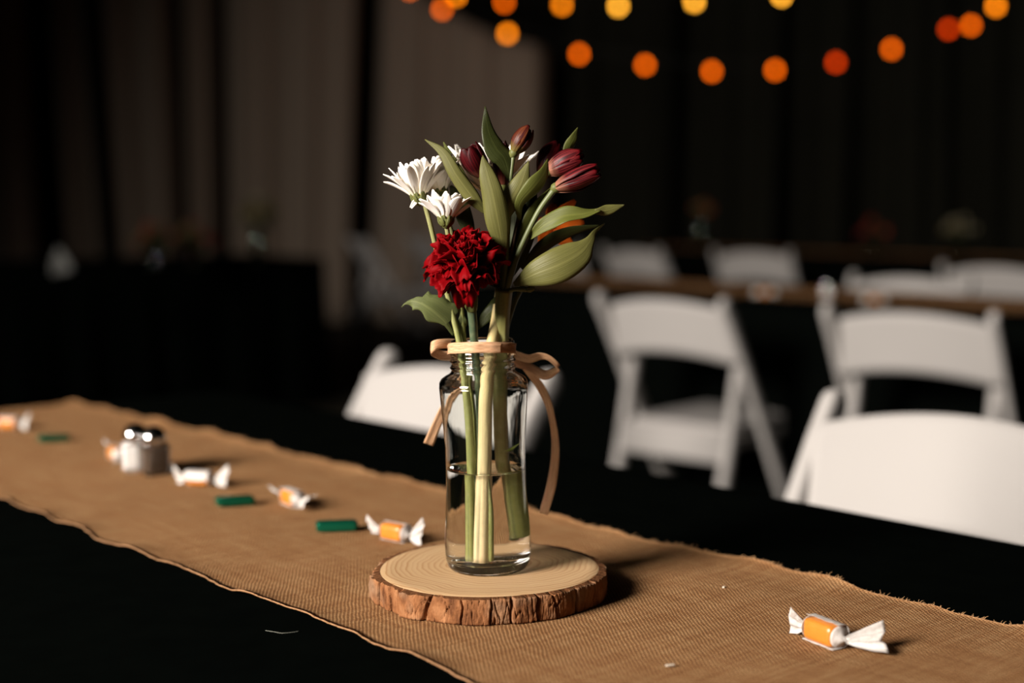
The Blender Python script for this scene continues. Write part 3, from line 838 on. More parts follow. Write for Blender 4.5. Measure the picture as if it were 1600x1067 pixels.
# ------------------------------------------------------------------ flowers
TOCAM = lambda p: (CAM - p).normalized()
def A3(pts): return [at(*p) for p in pts]
PX = 0.000475
def leaf(parent, pts, hw, m, roll=(0,), cup=-0.18, wav=0.12, wk=1.6, ph=0.0, name='leaf', label=None, n=26):
    g = blade(A3(pts), [h * PX for h in hw], TOCAM, n, 9, cup, roll, wav, wk, ph, thick=0.0004)
    return part(name, g, m, parent, label=label)
def basis(ax):
    ax = Vector(ax).normalized(); r = Vector((1, 0, 0)) if abs(ax.x) < 0.7 else Vector((0, 1, 0))
    u = (r - ax * r.dot(ax)).normalized(); return ax, u, ax.cross(u)

def daisy(label, base, ax, L, polar, n_out, stem_pts, radii, seed, stem_m, hw=0.0027, scale_in=0.86):
    """cup of white ray petals above a green calyx"""
    rnd = random.Random(seed); B = at(*base); ax, u, v = basis(ax)
    foot = at(*stem_pts[-1])
    t = thing('white_daisy', foot, label, 'flower', 'white daisies in the jar')
    part('stem', tube(A3(stem_pts), radii, 12, n=60, ridge=0.06), stem_m, t)
    # calyx: overlapping pointed bracts on a small cup
    M = Matrix((u, v, ax)).transposed().to_4x4(); M.translation = B
    cal = part('calyx', xform(lathe([(0.0004, -0.0055), (0.0026, -0.0045), (0.0048, -0.002), (0.0058, 0.0008), (0.0052, 0.002), (0.001, 0.0026)], 20), M), M_calyx, t)
    for k2 in range(14):
        a = 6.283 * k2 / 14 + (0.2 if k2 % 2 else 0)
        d = u * math.cos(a) + v * math.sin(a); z0 = -0.004 if k2 % 2 else -0.002
        P = [B + d * 0.003 + ax * z0, B + d * 0.0058 + ax * (z0 + 0.003), B + d * 0.0066 + ax * (z0 + 0.0075)]
        part('bract', blade(P, [0.0012, 0.0017, 0.0003], d, 7, 5, -0.3, thick=0.0003), M_calyx, cal)
    part('disc', xform(lathe([(0.0054, 0.0018), (0.0045, 0.0048), (0.002, 0.0062), (0.0002, 0.0065)], 18), M), M_disc, t)
    layers = [(n_out, polar, 1.0), (int(n_out * 0.8), polar * 0.78, 0.95), (int(n_out * 0.6), polar * 0.52, scale_in)]
    for li, (cnt, pol, sc) in enumerate(layers):
        for k2 in range(cnt):
            a = 6.283 * (k2 + 0.5 * li + rnd.uniform(-0.25, 0.25)) / cnt
            th = R(pol + rnd.uniform(-7, 7)); l = L * sc * rnd.uniform(0.88, 1.06)
            d = u * math.cos(a) + v * math.sin(a)
            bend = rnd.uniform(-0.12, 0.10)
            P = []
            for q in (0, 0.25, 0.5, 0.75, 1.0):
                tq = th + bend * q * 2.0
                P.append(B + d * (0.0042 + l * q * math.sin(tq)) + ax * (0.0015 + l * q * math.cos(tq)))
            hwk = hw * rnd.uniform(0.85, 1.15)
            nv = (ax * math.sin(th) - d * math.cos(th))
            part('petal', blade(P, [0.0011, hwk * 0.62, hwk * 0.92, hwk, hwk * 0.98, hwk * 0.78, hwk * 0.18], nv, 13, 7, 0.18, (rnd.uniform(-16, 16),), thick=0.00035), M_petal_white, t)
    return t

d1 = daisy('white daisy leaning out furthest left, with one drooping petal', (655, 311, -.004), (-0.14, 0.16, 0.95), 0.0270, 38, 18,
      [(662, 314, -.004), (672, 350, -.003), (690, 425, -.001), (706, 488, 0), (719, 545, -.003), (731, 640, -.010), (736, 730, -.013), (738, 800, -.013), (739, 874, -.013)],
      [.0018, .0018, .0019, .002, .0023, .003, .0032, .0034, .0034], 3, M_stem_daisy, hw=0.0036)
part('petal', blade(A3([(655, 311, -.006), (648, 316, -.008), (642, 325, -.009)]), [0.0012, 0.0018, 0.0010], TOCAM, 10, 7, 0.3, thick=0.0004), M_petal_white, d1, label='single drooping petal')
# a second head of the same spray, behind the long leaf
daisy('white daisy lower of the left pair, just above the red carnation', (697, 346, -.012), (0.0, 0.14, 0.97), 0.0225, 43, 13,
      [(697, 350, -.012), (703, 385, -.008), (712, 430, -.002), (720, 480, .003), (726, 545, .004), (738, 640, .006), (742, 740, .006), (742, 800, .004), (743, 866, .002)],
      [.0017, .0017, .0018, .0019, .002, .0024, .0026, .0028, .0028], 8, M_stem_daisy, hw=0.0040)
daisy('white daisy between the furthest-left bloom and the long pale leaf, partly covered by both', (688, 304, .010), (-0.16, 0.12, 0.97), 0.0305, 34, 14,
      [(688, 308, .010), (708, 370, .013), (728, 440, .012), (738, 500, .012), (742, 545, .012), (748, 640, .012), (750, 740, .011), (751, 820, .010), (751, 850, .010)],
      [.0017, .0017, .0018, .0019, .002, .0022, .0024, .0024, .0024], 12, M_stem_daisy, hw=0.0040)
d3 = daisy('white daisy at the back, behind the red buds, on the thickest pale stem', (768, 306, .032), (-0.05, 0.03, 0.98), 0.0450, 47, 14,
      [(768, 310, .032), (778, 360, .028), (781, 430, .020), (776, 490, .010), (767, 545, -.002), (759, 610, -.008), (757, 700, -.011), (755, 790, -.013), (753, 876, -.013)],
      [.0024, .0026, .003, .0038, .0044, .005, .0052, .0054, .0056], 21, M_stem_woody, hw=0.0060)
part('side_shoot', tube(A3([(762, 745, -.015), (766, 800, -.016), (766, 874, -.015)]), [.0010, .0018, .0020], 8, n=14), M_stem_daisy, d3)

# lobed leaf low on the left
def lobed_leaf(parent):
    mid = catmull([at(*p) for p in [(709, 524, .002), (694, 503, -.004), (670, 482, -.008), (645, 470, -.006), (627, 480, -.002)]], 40)
    V, F, U = [], [], []; na = 9
    for i, p in enumerate(mid):
        p = Vector(p); q = i / 39
        t = (Vector(mid[min(i + 1, 39)]) - Vector(mid[max(i - 1, 0)])).normalized(); s = t.cross(TOCAM(p)).normalized()
        up = 0.0010 + 0.0072 * max(0.0, math.sin(math.pi * min(1, q * 1.05))) * (0.55 + 0.45 * q) + 0.0018 * math.sin(q * 19)
        dn = 0.0010 + 0.0125 * max(0.0, math.sin(math.pi * min(1, q * 1.3))) ** 1.2 * (1 if q < 0.77 else 0.3) + 0.0045 * max(0, math.sin(q * 15 - 2.2))
        if q < 0.22: up, dn = 0.0009 + 0.004 * q, 0.0009 + 0.006 * q
        fade = 1.0 if q < 0.93 else max(0.05, (1 - q) / 0.07)
        if 0.62 < q < 0.76: dn *= 0.45
        for k2 in range(na):
            uu = -1 + 2 * k2 / (na - 1)
            h = (up if uu < 0 else dn) * fade
            V.append(p + s * (uu * h) - TOCAM(p) * (0.22 * abs(uu) * h)); U.append((0.5 + uu / 2, q))
    for i in range(39):
        for k2 in range(na - 1): F.append((i * na + k2, i * na + k2 + 1, (i + 1) * na + k2 + 1, (i + 1) * na + k2))
    part('leaf', solid(V, F, U, 0.0004, 40, na), M_leaf_mum, parent, label='dark lobed leaf hanging over the ribbon')
lobed_leaf(d1)
leaf(d1, [(716, 522, .004), (722, 505, .002), (722, 490, .002)], [3, 9, 2], M_leaf_mum, (20,), name='leaf')

# carnation
def carnation():
    rnd = random.Random(4)
    foot = at(752, 800, .004)
    t = thing('carnation', foot, 'dark red ruffled carnation in front of the other flowers', 'flower')
    part('stem', tube(A3([(736, 476, -.012), (739, 505, -.008), (742, 545, -.002), (748, 610, .000), (751, 700, .002), (752, 800, .004)]), [.0034, .0032, .003, .0028, .0028, .0028], 12, n=40), M_stem_carn, t)
    ax = Vector((-0.10, -0.46, 0.88)).normalized(); B = at(727, 413, -.016)
    a2, u, v = basis(ax)
    c1 = at(737, 482, -.012); d = (B - c1).normalized()
    _, cu, cv = basis(d); M = Matrix((cu, cv, d)).transposed().to_4x4(); M.translation = c1
    cal = part('calyx', xform(lathe([(0.0034, -0.002), (0.0046, 0.001), (0.0056, 0.006), (0.0062, 0.012), (0.0068, 0.017), (0.0056, 0.018)], 20), M), M_calyx, t)
    for k2 in range(5):
        a = 6.283 * k2 / 5 + 0.4; dd = cu * math.cos(a) + cv * math.sin(a)
        P = [c1 + dd * 0.0062 + d * 0.013, c1 + dd * 0.0088 + d * 0.019, c1 + dd * 0.0125 + d * 0.022]
        part('sepal', blade(P, [0.003, 0.0024, 0.0003], dd, 7, 5, -0.2, thick=0.0003), M_calyx, cal)
    def petal(pol, az, L, spread, ruff, curl):
        nv_, nu_ = 11, 21; ph1, ph2, ph3 = rnd.uniform(0, 6.3), rnd.uniform(0, 6.3), rnd.uniform(0, 6.3)
        d0 = u * math.cos(az) + v * math.sin(az); s0 = ax.cross(d0)
        V, F, U = [], [], []
        for i in range(nv_):
            q = i / (nv_ - 1)
            for j in range(nu_):
                uu = -1 + 2 * j / (nu_ - 1)
                l = L * (1 + (0.05 * math.sin(uu * 6 + ph1) + 0.03 * math.sin(uu * 17 + ph2)) * q ** 3 - 0.10 * uu * uu * q - 0.30 * uu ** 6 * q)
                th = pol + curl * q * q
                wdt = spread * L * (0.12 + 0.88 * math.sin(1.5 * q) ** 1.25) * (1 - 0.10 * q ** 5)
                nn = ax * math.sin(th) - d0 * math.cos(th); dr = d0 * math.sin(th) + ax * math.cos(th)
                off = ruff * L * q ** 1.5 * (math.sin(uu * 4.0 + ph3) * 0.7 + 0.45 * math.sin(uu * 8.5 + ph1 + q * 2.5))
                V.append(B + dr * (l * q) + s0 * (uu * wdt) + nn * (off + 0.12 * L * uu * uu * q)); U.append((0.5 + uu / 2, q))
        for i in range(nv_ - 1):
            for j in range(nu_ - 1): F.append((i * nu_ + j, i * nu_ + j + 1, (i + 1) * nu_ + j + 1, (i + 1) * nu_ + j))
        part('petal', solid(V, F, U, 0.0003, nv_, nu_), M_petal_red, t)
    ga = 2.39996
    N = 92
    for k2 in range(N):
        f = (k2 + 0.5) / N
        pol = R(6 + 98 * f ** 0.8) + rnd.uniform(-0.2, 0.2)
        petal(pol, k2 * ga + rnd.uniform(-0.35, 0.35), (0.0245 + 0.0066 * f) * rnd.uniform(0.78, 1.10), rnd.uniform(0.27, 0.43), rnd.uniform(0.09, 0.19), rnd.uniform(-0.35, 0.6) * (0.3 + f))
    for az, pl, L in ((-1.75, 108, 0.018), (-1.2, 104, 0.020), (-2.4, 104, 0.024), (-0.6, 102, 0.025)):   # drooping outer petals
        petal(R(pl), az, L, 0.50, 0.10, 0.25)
carnation()

# alstroemeria: many-leaved branching stem with closed red buds
al = thing('alstroemeria', at(797, 836, .014), 'branching alstroemeria with long green leaves and closed dark red buds', 'flower')
part('stem', tube(A3([(788, 452, .0), (785, 490, .004), (783, 540, .008), (781, 610, .010), (784, 700, .011), (788, 760, .012), (795, 836, .014)]), [.0058, .0052, .005, .005, .005, .005, .005], 16, n=50, ridge=0.10, nr=6), M_stem_alstro, al)
def branch(pts, radii, m=M_stem_thin):
    part('branch', tube(A3(pts), radii, 9, n=26), m, al)
branch([(790, 456, 0), (806, 405, -.004), (826, 360, -.006), (845, 325, -.006), (866, 296, -.008)], [.003, .0022, .002, .0022, .0024])
branch([(788, 456, 0), (796, 410, .0), (808, 350, .0), (818, 315, .0), (834, 288, .002), (856, 268, .002)], [.0026, .0018, .0015, .0014, .0013, .0014], M_stem_brown)
branch([(787, 456, 0), (792, 390, -.002), (796, 330, -.004), (798, 280, -.006), (802, 244, -.006)], [.0026, .0018, .0014, .0014, .0016])
branch([(786, 456, 0), (784, 380, .006), (772, 320, .002), (757, 272, -.004)], [.0022, .0016, .0014, .0014])
branch([(788, 456, 0), (788, 390, .010), (786, 330, .008), (786, 290, .004)], [.0022, .0016, .0014, .0014])
branch([(790, 456, 0), (806, 390, .012), (826, 320, .014), (846, 272, .014)], [.0024, .0016, .0014, .0014])
branch([(790, 458, -.002), (803, 452, -.003), (822, 452, -.004)], [.0018, .0016, .0022], M_stem_thin)
def bud(b, tip, rad, m, seed, openn=0.15, mg=M_calyx):
    rnd = random.Random(seed); B, T = at(*b), at(*tip); ax, u, v = basis(T - B); L = (T - B).length
    M = Matrix((u, v, ax)).transposed().to_4x4(); M.translation = B
    r = rad * PX
    o = part('bud', xform(lathe([(0.0008, -0.0035), (r * 0.42, -0.0015), (r * 0.50, 0.001), (r * 0.40, 0.0035)], 14), M), mg, al)
    for k2 in range(6):
        a = 6.283 * k2 / 6 + rnd.uniform(-0.2, 0.2); d = u * math.cos(a) + v * math.sin(a)
        rr = r * (1.0 if k2 % 2 == 0 else 0.86); l = L * rnd.uniform(0.92, 1.04)
        P = [B + d * r * 0.32, B + d * rr * 0.80 + ax * l * 0.25, B + d * rr * 1.0 + ax * l * 0.52, B + d * rr * (0.78 + openn) + ax * l * 0.80, B + d * rr * (0.35 + openn * 2.2) + ax * l]
        part('petal', blade(P, [r * 0.34, r * 0.66, r * 0.78, r * 0.60, r * 0.16], d, 14, 9, -0.42, (rnd.uniform(-16, 16),), 0.06, 2, rnd.random() * 6, thick=0.0004), m, o)
bud((756, 276, -.004), (731, 228, -.008), 18, M_bud_dark, 1, 0.2)
bud((786, 292, .004), (783, 222, .002), 15, M_bud_dark, 2, 0.05)
bud((802, 240, -.006), (828, 199, -.004), 15, M_bud_bronze, 3, 0.05)
bud((846, 276, .014), (872, 224, .016), 19, M_bud_dark, 4, 0.1)
bud((855, 268, .002), (911, 243, -.002), 17, M_bud, 5, 0.12)
bud((867, 294, -.008), (936, 266, -.012), 17, M_bud, 6, 0.15)
bud((820, 453, -.004), (836, 450, -.004), 5, M_calyx, 9, 0.0)
# leaves: pale undersides and darker upper faces
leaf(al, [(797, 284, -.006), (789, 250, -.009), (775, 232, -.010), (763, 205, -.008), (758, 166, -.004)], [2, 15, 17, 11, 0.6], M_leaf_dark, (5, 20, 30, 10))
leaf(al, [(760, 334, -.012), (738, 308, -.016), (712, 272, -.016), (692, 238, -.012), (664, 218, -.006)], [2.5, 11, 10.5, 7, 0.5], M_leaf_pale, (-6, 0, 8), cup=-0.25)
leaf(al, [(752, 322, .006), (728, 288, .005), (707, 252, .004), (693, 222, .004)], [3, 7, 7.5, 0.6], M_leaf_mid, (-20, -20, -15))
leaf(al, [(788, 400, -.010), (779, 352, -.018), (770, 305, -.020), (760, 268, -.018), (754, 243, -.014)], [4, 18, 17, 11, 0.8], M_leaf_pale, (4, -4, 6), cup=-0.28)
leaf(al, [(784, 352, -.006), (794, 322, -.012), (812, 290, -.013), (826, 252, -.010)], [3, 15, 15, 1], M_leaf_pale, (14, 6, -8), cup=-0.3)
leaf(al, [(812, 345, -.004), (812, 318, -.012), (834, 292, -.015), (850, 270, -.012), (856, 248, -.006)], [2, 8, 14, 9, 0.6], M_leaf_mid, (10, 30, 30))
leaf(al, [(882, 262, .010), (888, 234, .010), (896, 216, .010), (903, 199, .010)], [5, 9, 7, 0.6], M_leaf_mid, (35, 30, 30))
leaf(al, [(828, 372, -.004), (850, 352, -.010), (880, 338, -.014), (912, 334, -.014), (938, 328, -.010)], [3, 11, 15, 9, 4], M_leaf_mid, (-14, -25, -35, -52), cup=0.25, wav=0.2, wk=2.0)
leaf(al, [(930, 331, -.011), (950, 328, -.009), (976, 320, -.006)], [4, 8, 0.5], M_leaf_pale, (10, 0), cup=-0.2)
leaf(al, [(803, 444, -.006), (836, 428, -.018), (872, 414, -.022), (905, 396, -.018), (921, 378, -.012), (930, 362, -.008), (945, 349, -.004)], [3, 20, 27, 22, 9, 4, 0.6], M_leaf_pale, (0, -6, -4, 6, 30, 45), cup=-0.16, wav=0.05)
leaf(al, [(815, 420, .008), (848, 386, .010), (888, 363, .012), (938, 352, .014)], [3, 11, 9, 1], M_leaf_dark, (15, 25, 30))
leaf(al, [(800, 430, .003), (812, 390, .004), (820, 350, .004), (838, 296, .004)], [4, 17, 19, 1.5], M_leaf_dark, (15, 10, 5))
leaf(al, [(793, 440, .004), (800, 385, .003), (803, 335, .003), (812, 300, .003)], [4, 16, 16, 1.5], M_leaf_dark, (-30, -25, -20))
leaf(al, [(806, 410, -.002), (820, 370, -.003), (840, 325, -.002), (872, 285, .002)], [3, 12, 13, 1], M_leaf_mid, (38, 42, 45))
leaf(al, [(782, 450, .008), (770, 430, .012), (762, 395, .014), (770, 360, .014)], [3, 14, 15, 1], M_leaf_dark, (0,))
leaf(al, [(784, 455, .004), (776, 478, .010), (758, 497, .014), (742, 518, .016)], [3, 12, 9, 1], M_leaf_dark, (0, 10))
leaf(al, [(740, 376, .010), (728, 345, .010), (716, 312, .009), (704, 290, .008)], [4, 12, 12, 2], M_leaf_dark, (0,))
leaf(al, [(788, 705, .006), (798, 702, .000), (812, 692, -.004)], [1.2, 2.6, 0.4], M_leaf_mid, (0,), n=12)

# orange flower right behind the leaves, out of the focal plane
of = thing('orange_lily', at(786, 840, .018), 'orange flower mostly hidden behind the big right-hand leaf', 'flower')
part('stem', tube(A3([(862, 366, .058), (838, 410, .045), (805, 470, .024), (789, 530, .013), (787, 610, .016), (786, 760, .018), (786, 840, .018)]), [.0018, .0018, .002, .002, .0022, .0022, .0022], 9, n=40), M_stem_thin, of)
ofc = at(858, 360, .052)
for tipx, tipy, dy in ((899, 313, .044), (913, 347, .040), (899, 390, .044), (866, 318, .07), (832, 350, .065), (845, 392, .065)):
    tp = at(tipx, tipy, dy); m2 = ofc.lerp(tp, 0.55) + Vector((0, -0.003, 0.002))
    part('petal', blade([ofc, ofc.lerp(m2, 0.6), m2, tp], [0.0016, 0.0046, 0.0056, 0.0014], TOCAM, 12, 7, 0.25, (18,), thick=0.0004), M_petal_orange, of)
part('throat', tube([ofc + Vector((0, 0.004, -0.004)), ofc, ofc + Vector((0.004, -0.004, 0.004))], [0.001, 0.003, 0.0012], 10), M_petal_orange, of)

# ------------------------------------------------------------------ sweets on the runner
M_caramel = mat('caramel', (0.5, 0.17, 0.018), 0.32, spec=0.5); k = NT(M_caramel)
k.l(k.mix(k.noise(k.obj(), 120, 3), (0.46, 0.145, 0.014), (0.56, 0.205, 0.03)), k.b.inputs['Base Color'])
k.b.inputs['Subsurface Weight'].default_value = 0.3; k.b.inputs['Subsurface Radius'].default_value = (0.004, 0.002, 0.0006)
def paper_mat():
    m = bpy.data.materials.new('wax_paper'); m.use_nodes = True; t = m.node_tree; b = t.nodes['Principled BSDF']; o = t.nodes['Material Output']
    b.inputs['Base Color'].default_value = (0.72, 0.68, 0.64, 1); b.inputs['Roughness'].default_value = 0.35
    tr = t.nodes.new('ShaderNodeBsdfTranslucent'); tr.inputs[0].default_value = (0.8, 0.76, 0.72, 1)
    tp = t.nodes.new('ShaderNodeBsdfTransparent')
    a = t.nodes.new('ShaderNodeMixShader'); a.inputs[0].default_value = 0.3
    t.links.new(b.outputs[0], a.inputs[1]); t.links.new(tr.outputs[0], a.inputs[2])
    c = t.nodes.new('ShaderNodeMixShader'); c.inputs[0].default_value = 0.10
    t.links.new(a.outputs[0], c.inputs[1]); t.links.new(tp.outputs[0], c.inputs[2]); t.links.new(c.outputs[0], o.inputs[0])
    k = NT(m); k.bump(k.noise(k.obj(), 260, 4, 0.6), 0.6, 0.0012)
    return m
M_paper = paper_mat()
def candy(px, py, ang, label, seed, win=(175, 60), L=0.025, r=0.0074, f1=(0, 60), f2=(0, 60), fl=(0.012, 0.014), fw=0.0112):
    """twist-wrapped caramel; ang = direction of its axis on the table (deg, world); win = clear side of the wrapper (centre, half width)"""
    rnd = random.Random(seed)
    zt = 0.7632
    d = at(px, py, 0) - CAM; p = CAM + d * ((zt + r - CAM.z) / d.z)
    t = thing('wrapped_caramel', (p.x, p.y, zt), label, 'candy', 'wrapped caramels on the runner')
    M = Matrix.Translation((p.x, p.y, zt + r * 1.04)) @ Matrix.Rotation(R(ang), 4, 'Z')
    part('caramel', xform(rbox(L, r * 2.0, r * 1.9, r * 0.6), M), M_caramel, t)
    nx, nq = 16, 26; V, F = [], []
    a0 = R(win[0] + win[1]); a1 = R(win[0] - win[1] + 360)
    for i in range(nx + 1):
        xq = -L / 2 * 1.06 + L * 1.06 * i / nx
        for j in range(nq + 1):
            wv = R(9) * fn(xq * 160, seed) * (1 if j < 4 or j > nq - 4 else 0)
            a = a0 + wv + (a1 - a0) * j / nq
            ca, sa = math.cos(a), math.sin(a)
            e = (abs(ca) ** 4 + abs(sa) ** 4) ** -0.25
            rr = r * 1.04 * min(e, 1.16) * (1 + 0.05 * fn(xq * 300, j * 0.4, seed) + (0.10 if j in (0, nq) else 0))
            V.append(M @ Vector((xq, rr * ca, max(rr * 0.98 * sa, -r * 1.0))))
    F = [(i * (nq + 1) + j, i * (nq + 1) + j + 1, (i + 1) * (nq + 1) + j + 1, (i + 1) * (nq + 1) + j) for i in range(nx) for j in range(nq)]
    part('wrapper', solid(V, F, [(0, 0)] * len(V), 0.0002, nx + 1, nq + 1)[:2], M_paper, t)
    for sgn, (az, el), FL in ((-1, f1, fl[0]), (1, f2, fl[1])):
        # neck gathered from the full section to a tight twist, then a pleated fan of paper
        na_, nv_ = 29, 18; V = []
        ph = rnd.uniform(0, 6); a = R(az); tw = R(el)
        e1 = Vector((sgn * math.cos(a), sgn * math.sin(a), 0)); e2 = Vector((-e1.y, e1.x, 0)); up = Vector((0, 0, 1))
        wd = e2 * math.cos(tw) + up * math.sin(tw); nd = e2 * -math.sin(tw) + up * math.cos(tw)
        nk = Vector((sgn * (L / 2 + 0.0042), 0, -0.15 * r))
        for i in range(nv_ + 1):
            q = i / nv_
            for j in range(na_):
                uu = -1 + 2 * j / (na_ - 1)
                if q < 0.34:
                    s_ = q / 0.34; rad = r * (1.0 - 0.80 * s_ ** 0.8); b = math.pi * (uu + 1) + s_ * 1.2
                    V.append(M @ Vector((sgn * (L / 2 + s_ * 0.0042), rad * math.cos(b), rad * math.sin(b) * 0.95 - 0.15 * r * s_)))
                else:
                    s_ = (q - 0.34) / 0.66; wdt = 0.0012 + fw * s_ ** 0.75
                    pl = 0.0010 * (0.4 + s_) * math.sin(uu * 9 + ph) + 0.0014 * s_ * math.sin(uu * 3.1 + ph * 2) + 0.0008 * fn(uu * 4, s_ * 4, seed + sgn)
                    x0 = FL * s_ * (1 + 0.07 * math.sin(uu * 4.3 + ph))
                    P = nk + e1 * x0 + wd * (uu * wdt) + nd * pl + up * (abs(math.sin(tw)) * wdt * s_ * 0.35)
                    V.append(M @ Vector((P.x, P.y, max(P.z, -r * 1.0 + 0.0003 * (1 + math.sin(uu * 9 + ph))))))
        F = [(i * na_ + j, i * na_ + j + 1, (i + 1) * na_ + j + 1, (i + 1) * na_ + j) for i in range(nv_) for j in range(na_ - 1)]
        part('twist_end', solid(V, F, [(0, 0)] * len(V), 0.0002, nv_ + 1, na_)[:2], M_paper, t)
    return t
candy(1288, 987, -60, 'wrapped caramel alone at the right of the wood slice, nearest of the sweets', 1, win=(168, 62), L=0.028, r=0.0078, f1=(48, 62), f2=(52, 34), fl=(0.011, 0.026), fw=0.0120)
candy(617, 831, -38, 'wrapped caramel lying just behind the left rim of the wood slice', 2, win=(165, 75), f1=(20, 50), f2=(20, 65), fl=(0.011, 0.012))
candy(456, 777, -55, 'wrapped caramel with orange side showing, between the two dark green mints', 3, win=(178, 50), f1=(10, 40), f2=(0, 30), fl=(0.014, 0.014))
candy(311, 747, -14, 'wrapped caramel in bright white paper, just right of the shakers', 4, win=(222, 34), f1=(0, 70), f2=(6, 65), fl=(0.011, 0.015), fw=0.0125)
candy(181, 708, -62, 'wrapped caramel half hidden behind the salt shaker on its left', 5, win=(150, 60), f1=(0, 60), f2=(0, 50), fl=(0.010, 0.010))
candy(14, 661, -12, 'wrapped caramel at the far left end of the runner, cut by the photo edge', 6, win=(190, 55), f1=(0, 60), f2=(0, 65), fl=(0.010, 0.010))

M_foil = mat('green_foil', (0.004, 0.13, 0.068), 0.25, 0.65, spec=0.6); k = NT(M_foil); k.bump(k.noise(k.obj(), 300, 3), 0.4, 0.001)
def mint(px, py, ang, label, tilt=0.0):
    zt = 0.7632; d = at(px, py, 0) - CAM; p = CAM + d * ((zt + 0.0035 - CAM.z) / d.z)
    t = thing('foil_mint', (p.x, p.y, zt), label, 'candy', 'green foil mints on the runner')
    M = Matrix.Translation((p.x, p.y, zt + 0.0042 + tilt)) @ Matrix.Rotation(R(ang), 4, 'Z') @ Matrix.Rotation(tilt * 60, 4, 'Y')
    part('foil_wrapper', xform(rbox(0.034, 0.015, 0.0078, 0.0013), M), M_foil, t)
    for s in (-1, 1):   # folded end flaps, lapped against the ends
        part('end_fold', xform(rbox(0.0022, 0.0135, 0.0064, 0.0008), M @ Matrix.Translation((s * 0.0172, 0, -0.0002)) @ Matrix.Rotation(s * 0.12, 4, 'Y')), M_foil, t)
mint(526, 822, 9, 'dark green foil mint nearest the wood slice')
mint(367, 784, 24, 'dark green foil mint in the middle of the row of sweets', 0.0006)
mint(84, 686, 30, 'bright green foil mint near the far left end of the runner', 0.0008)

# ------------------------------------------------------------------ salt and pepper shakers
M_chrome = mat('chrome', (0.75, 0.74, 0.73), 0.12, 1.0)
M_salt = mat('salt', (0.85, 0.82, 0.78), 0.8)
M_pepper = mat('pepper', (0.045, 0.03, 0.02), 0.9); k = NT(M_pepper)
k.l(k.mix(k.noise(k.obj(), 700, 3), (0.015, 0.01, 0.007), (0.16, 0.10, 0.06)), k.b.inputs['Base Color'])
M_shaker = glass('shaker_glass', 1.48)
def shaker(name, px, py, rz, filling, mfill, label, fillh):
    zt = 0.7631; d = at(px, py, 0) - CAM; p = CAM + d * ((zt - CAM.z) / d.z)
    t = thing(name, (p.x, p.y, zt), label, name.split('_')[1])
    M = Matrix.Translation((p.x, p.y, zt)) @ Matrix.Rotation(R(rz), 4, 'Z')
    h = 0.034
    part('glass_body', xform(rbox(0.028, 0.028, h, 0.0035), M @ Matrix.Translation((0, 0, h / 2))), M_shaker, t)
    part(filling, xform(rbox(0.0235, 0.0235, fillh, 0.0025), M @ Matrix.Translation((0, 0, 0.0025 + fillh / 2))), mfill, t)
    part('chrome_cap', xform(lathe([(0.0128, 0.033), (0.0134, 0.0345), (0.0134, 0.041), (0.0126, 0.0432), (0.0118, 0.0445), (0.0100, 0.0482), (0.0066, 0.0508), (0.003, 0.0518), (0.0003, 0.052)], 24), M), M_chrome, t)
    for k2 in range(5):
        a = 6.283 * k2 / 5; part('cap_hole', xform(lathe([(0.0007, -0.0002), (0.0007, 0.0003), (0.0001, 0.0004)], 6), M @ Matrix.Translation((0.004 * math.cos(a), 0.004 * math.sin(a), 0.0512))), M_black, t)
shaker('salt_shaker', 213, 735, 12, 'salt', M_salt, 'small square glass shaker of white salt with a chrome cap', 0.027)
shaker('pepper_shaker', 241, 740, 34, 'pepper', M_pepper, 'small square glass shaker of dark pepper with a chrome cap, beside the salt', 0.027)

# lint and scraps
M_lint = mat('lint', (0.16, 0.16, 0.13), 0.9)
def on_top(px, py, z): d = at(px, py, 0) - CAM; return CAM + d * ((z - CAM.z) / d.z)
lp = [on_top(x, y, 0.7608) for x, y in ((415, 985), (428, 987), (440, 989), (455, 988), (468, 986))]
o = part('loose_thread', tube(lp, 0.0002, 5, n=16), M_lint, loc=lp[0]); props(o, 'short pale loose thread lying on the black cloth, lower left', 'thread')
M_scrap = mat('scrap', (0.6, 0.52, 0.42), 0.7)
for px, py, a, lab in ((1047, 1039, 20, 'tiny pale paper scrap on the runner near the bottom of the photo'), (1131, 917, 60, 'tiny white scrap on the runner between wood slice and lone caramel')):
    p = on_top(px, py, 0.7640)
    o = part('paper_scrap', xform(rbox(0.006 if a == 20 else 0.003, 0.0018, 0.0009, 0.0003), Matrix.Translation(p) @ Matrix.Rotation(R(a), 4, 'Z')), M_scrap, loc=p); props(o, lab, 'scrap')

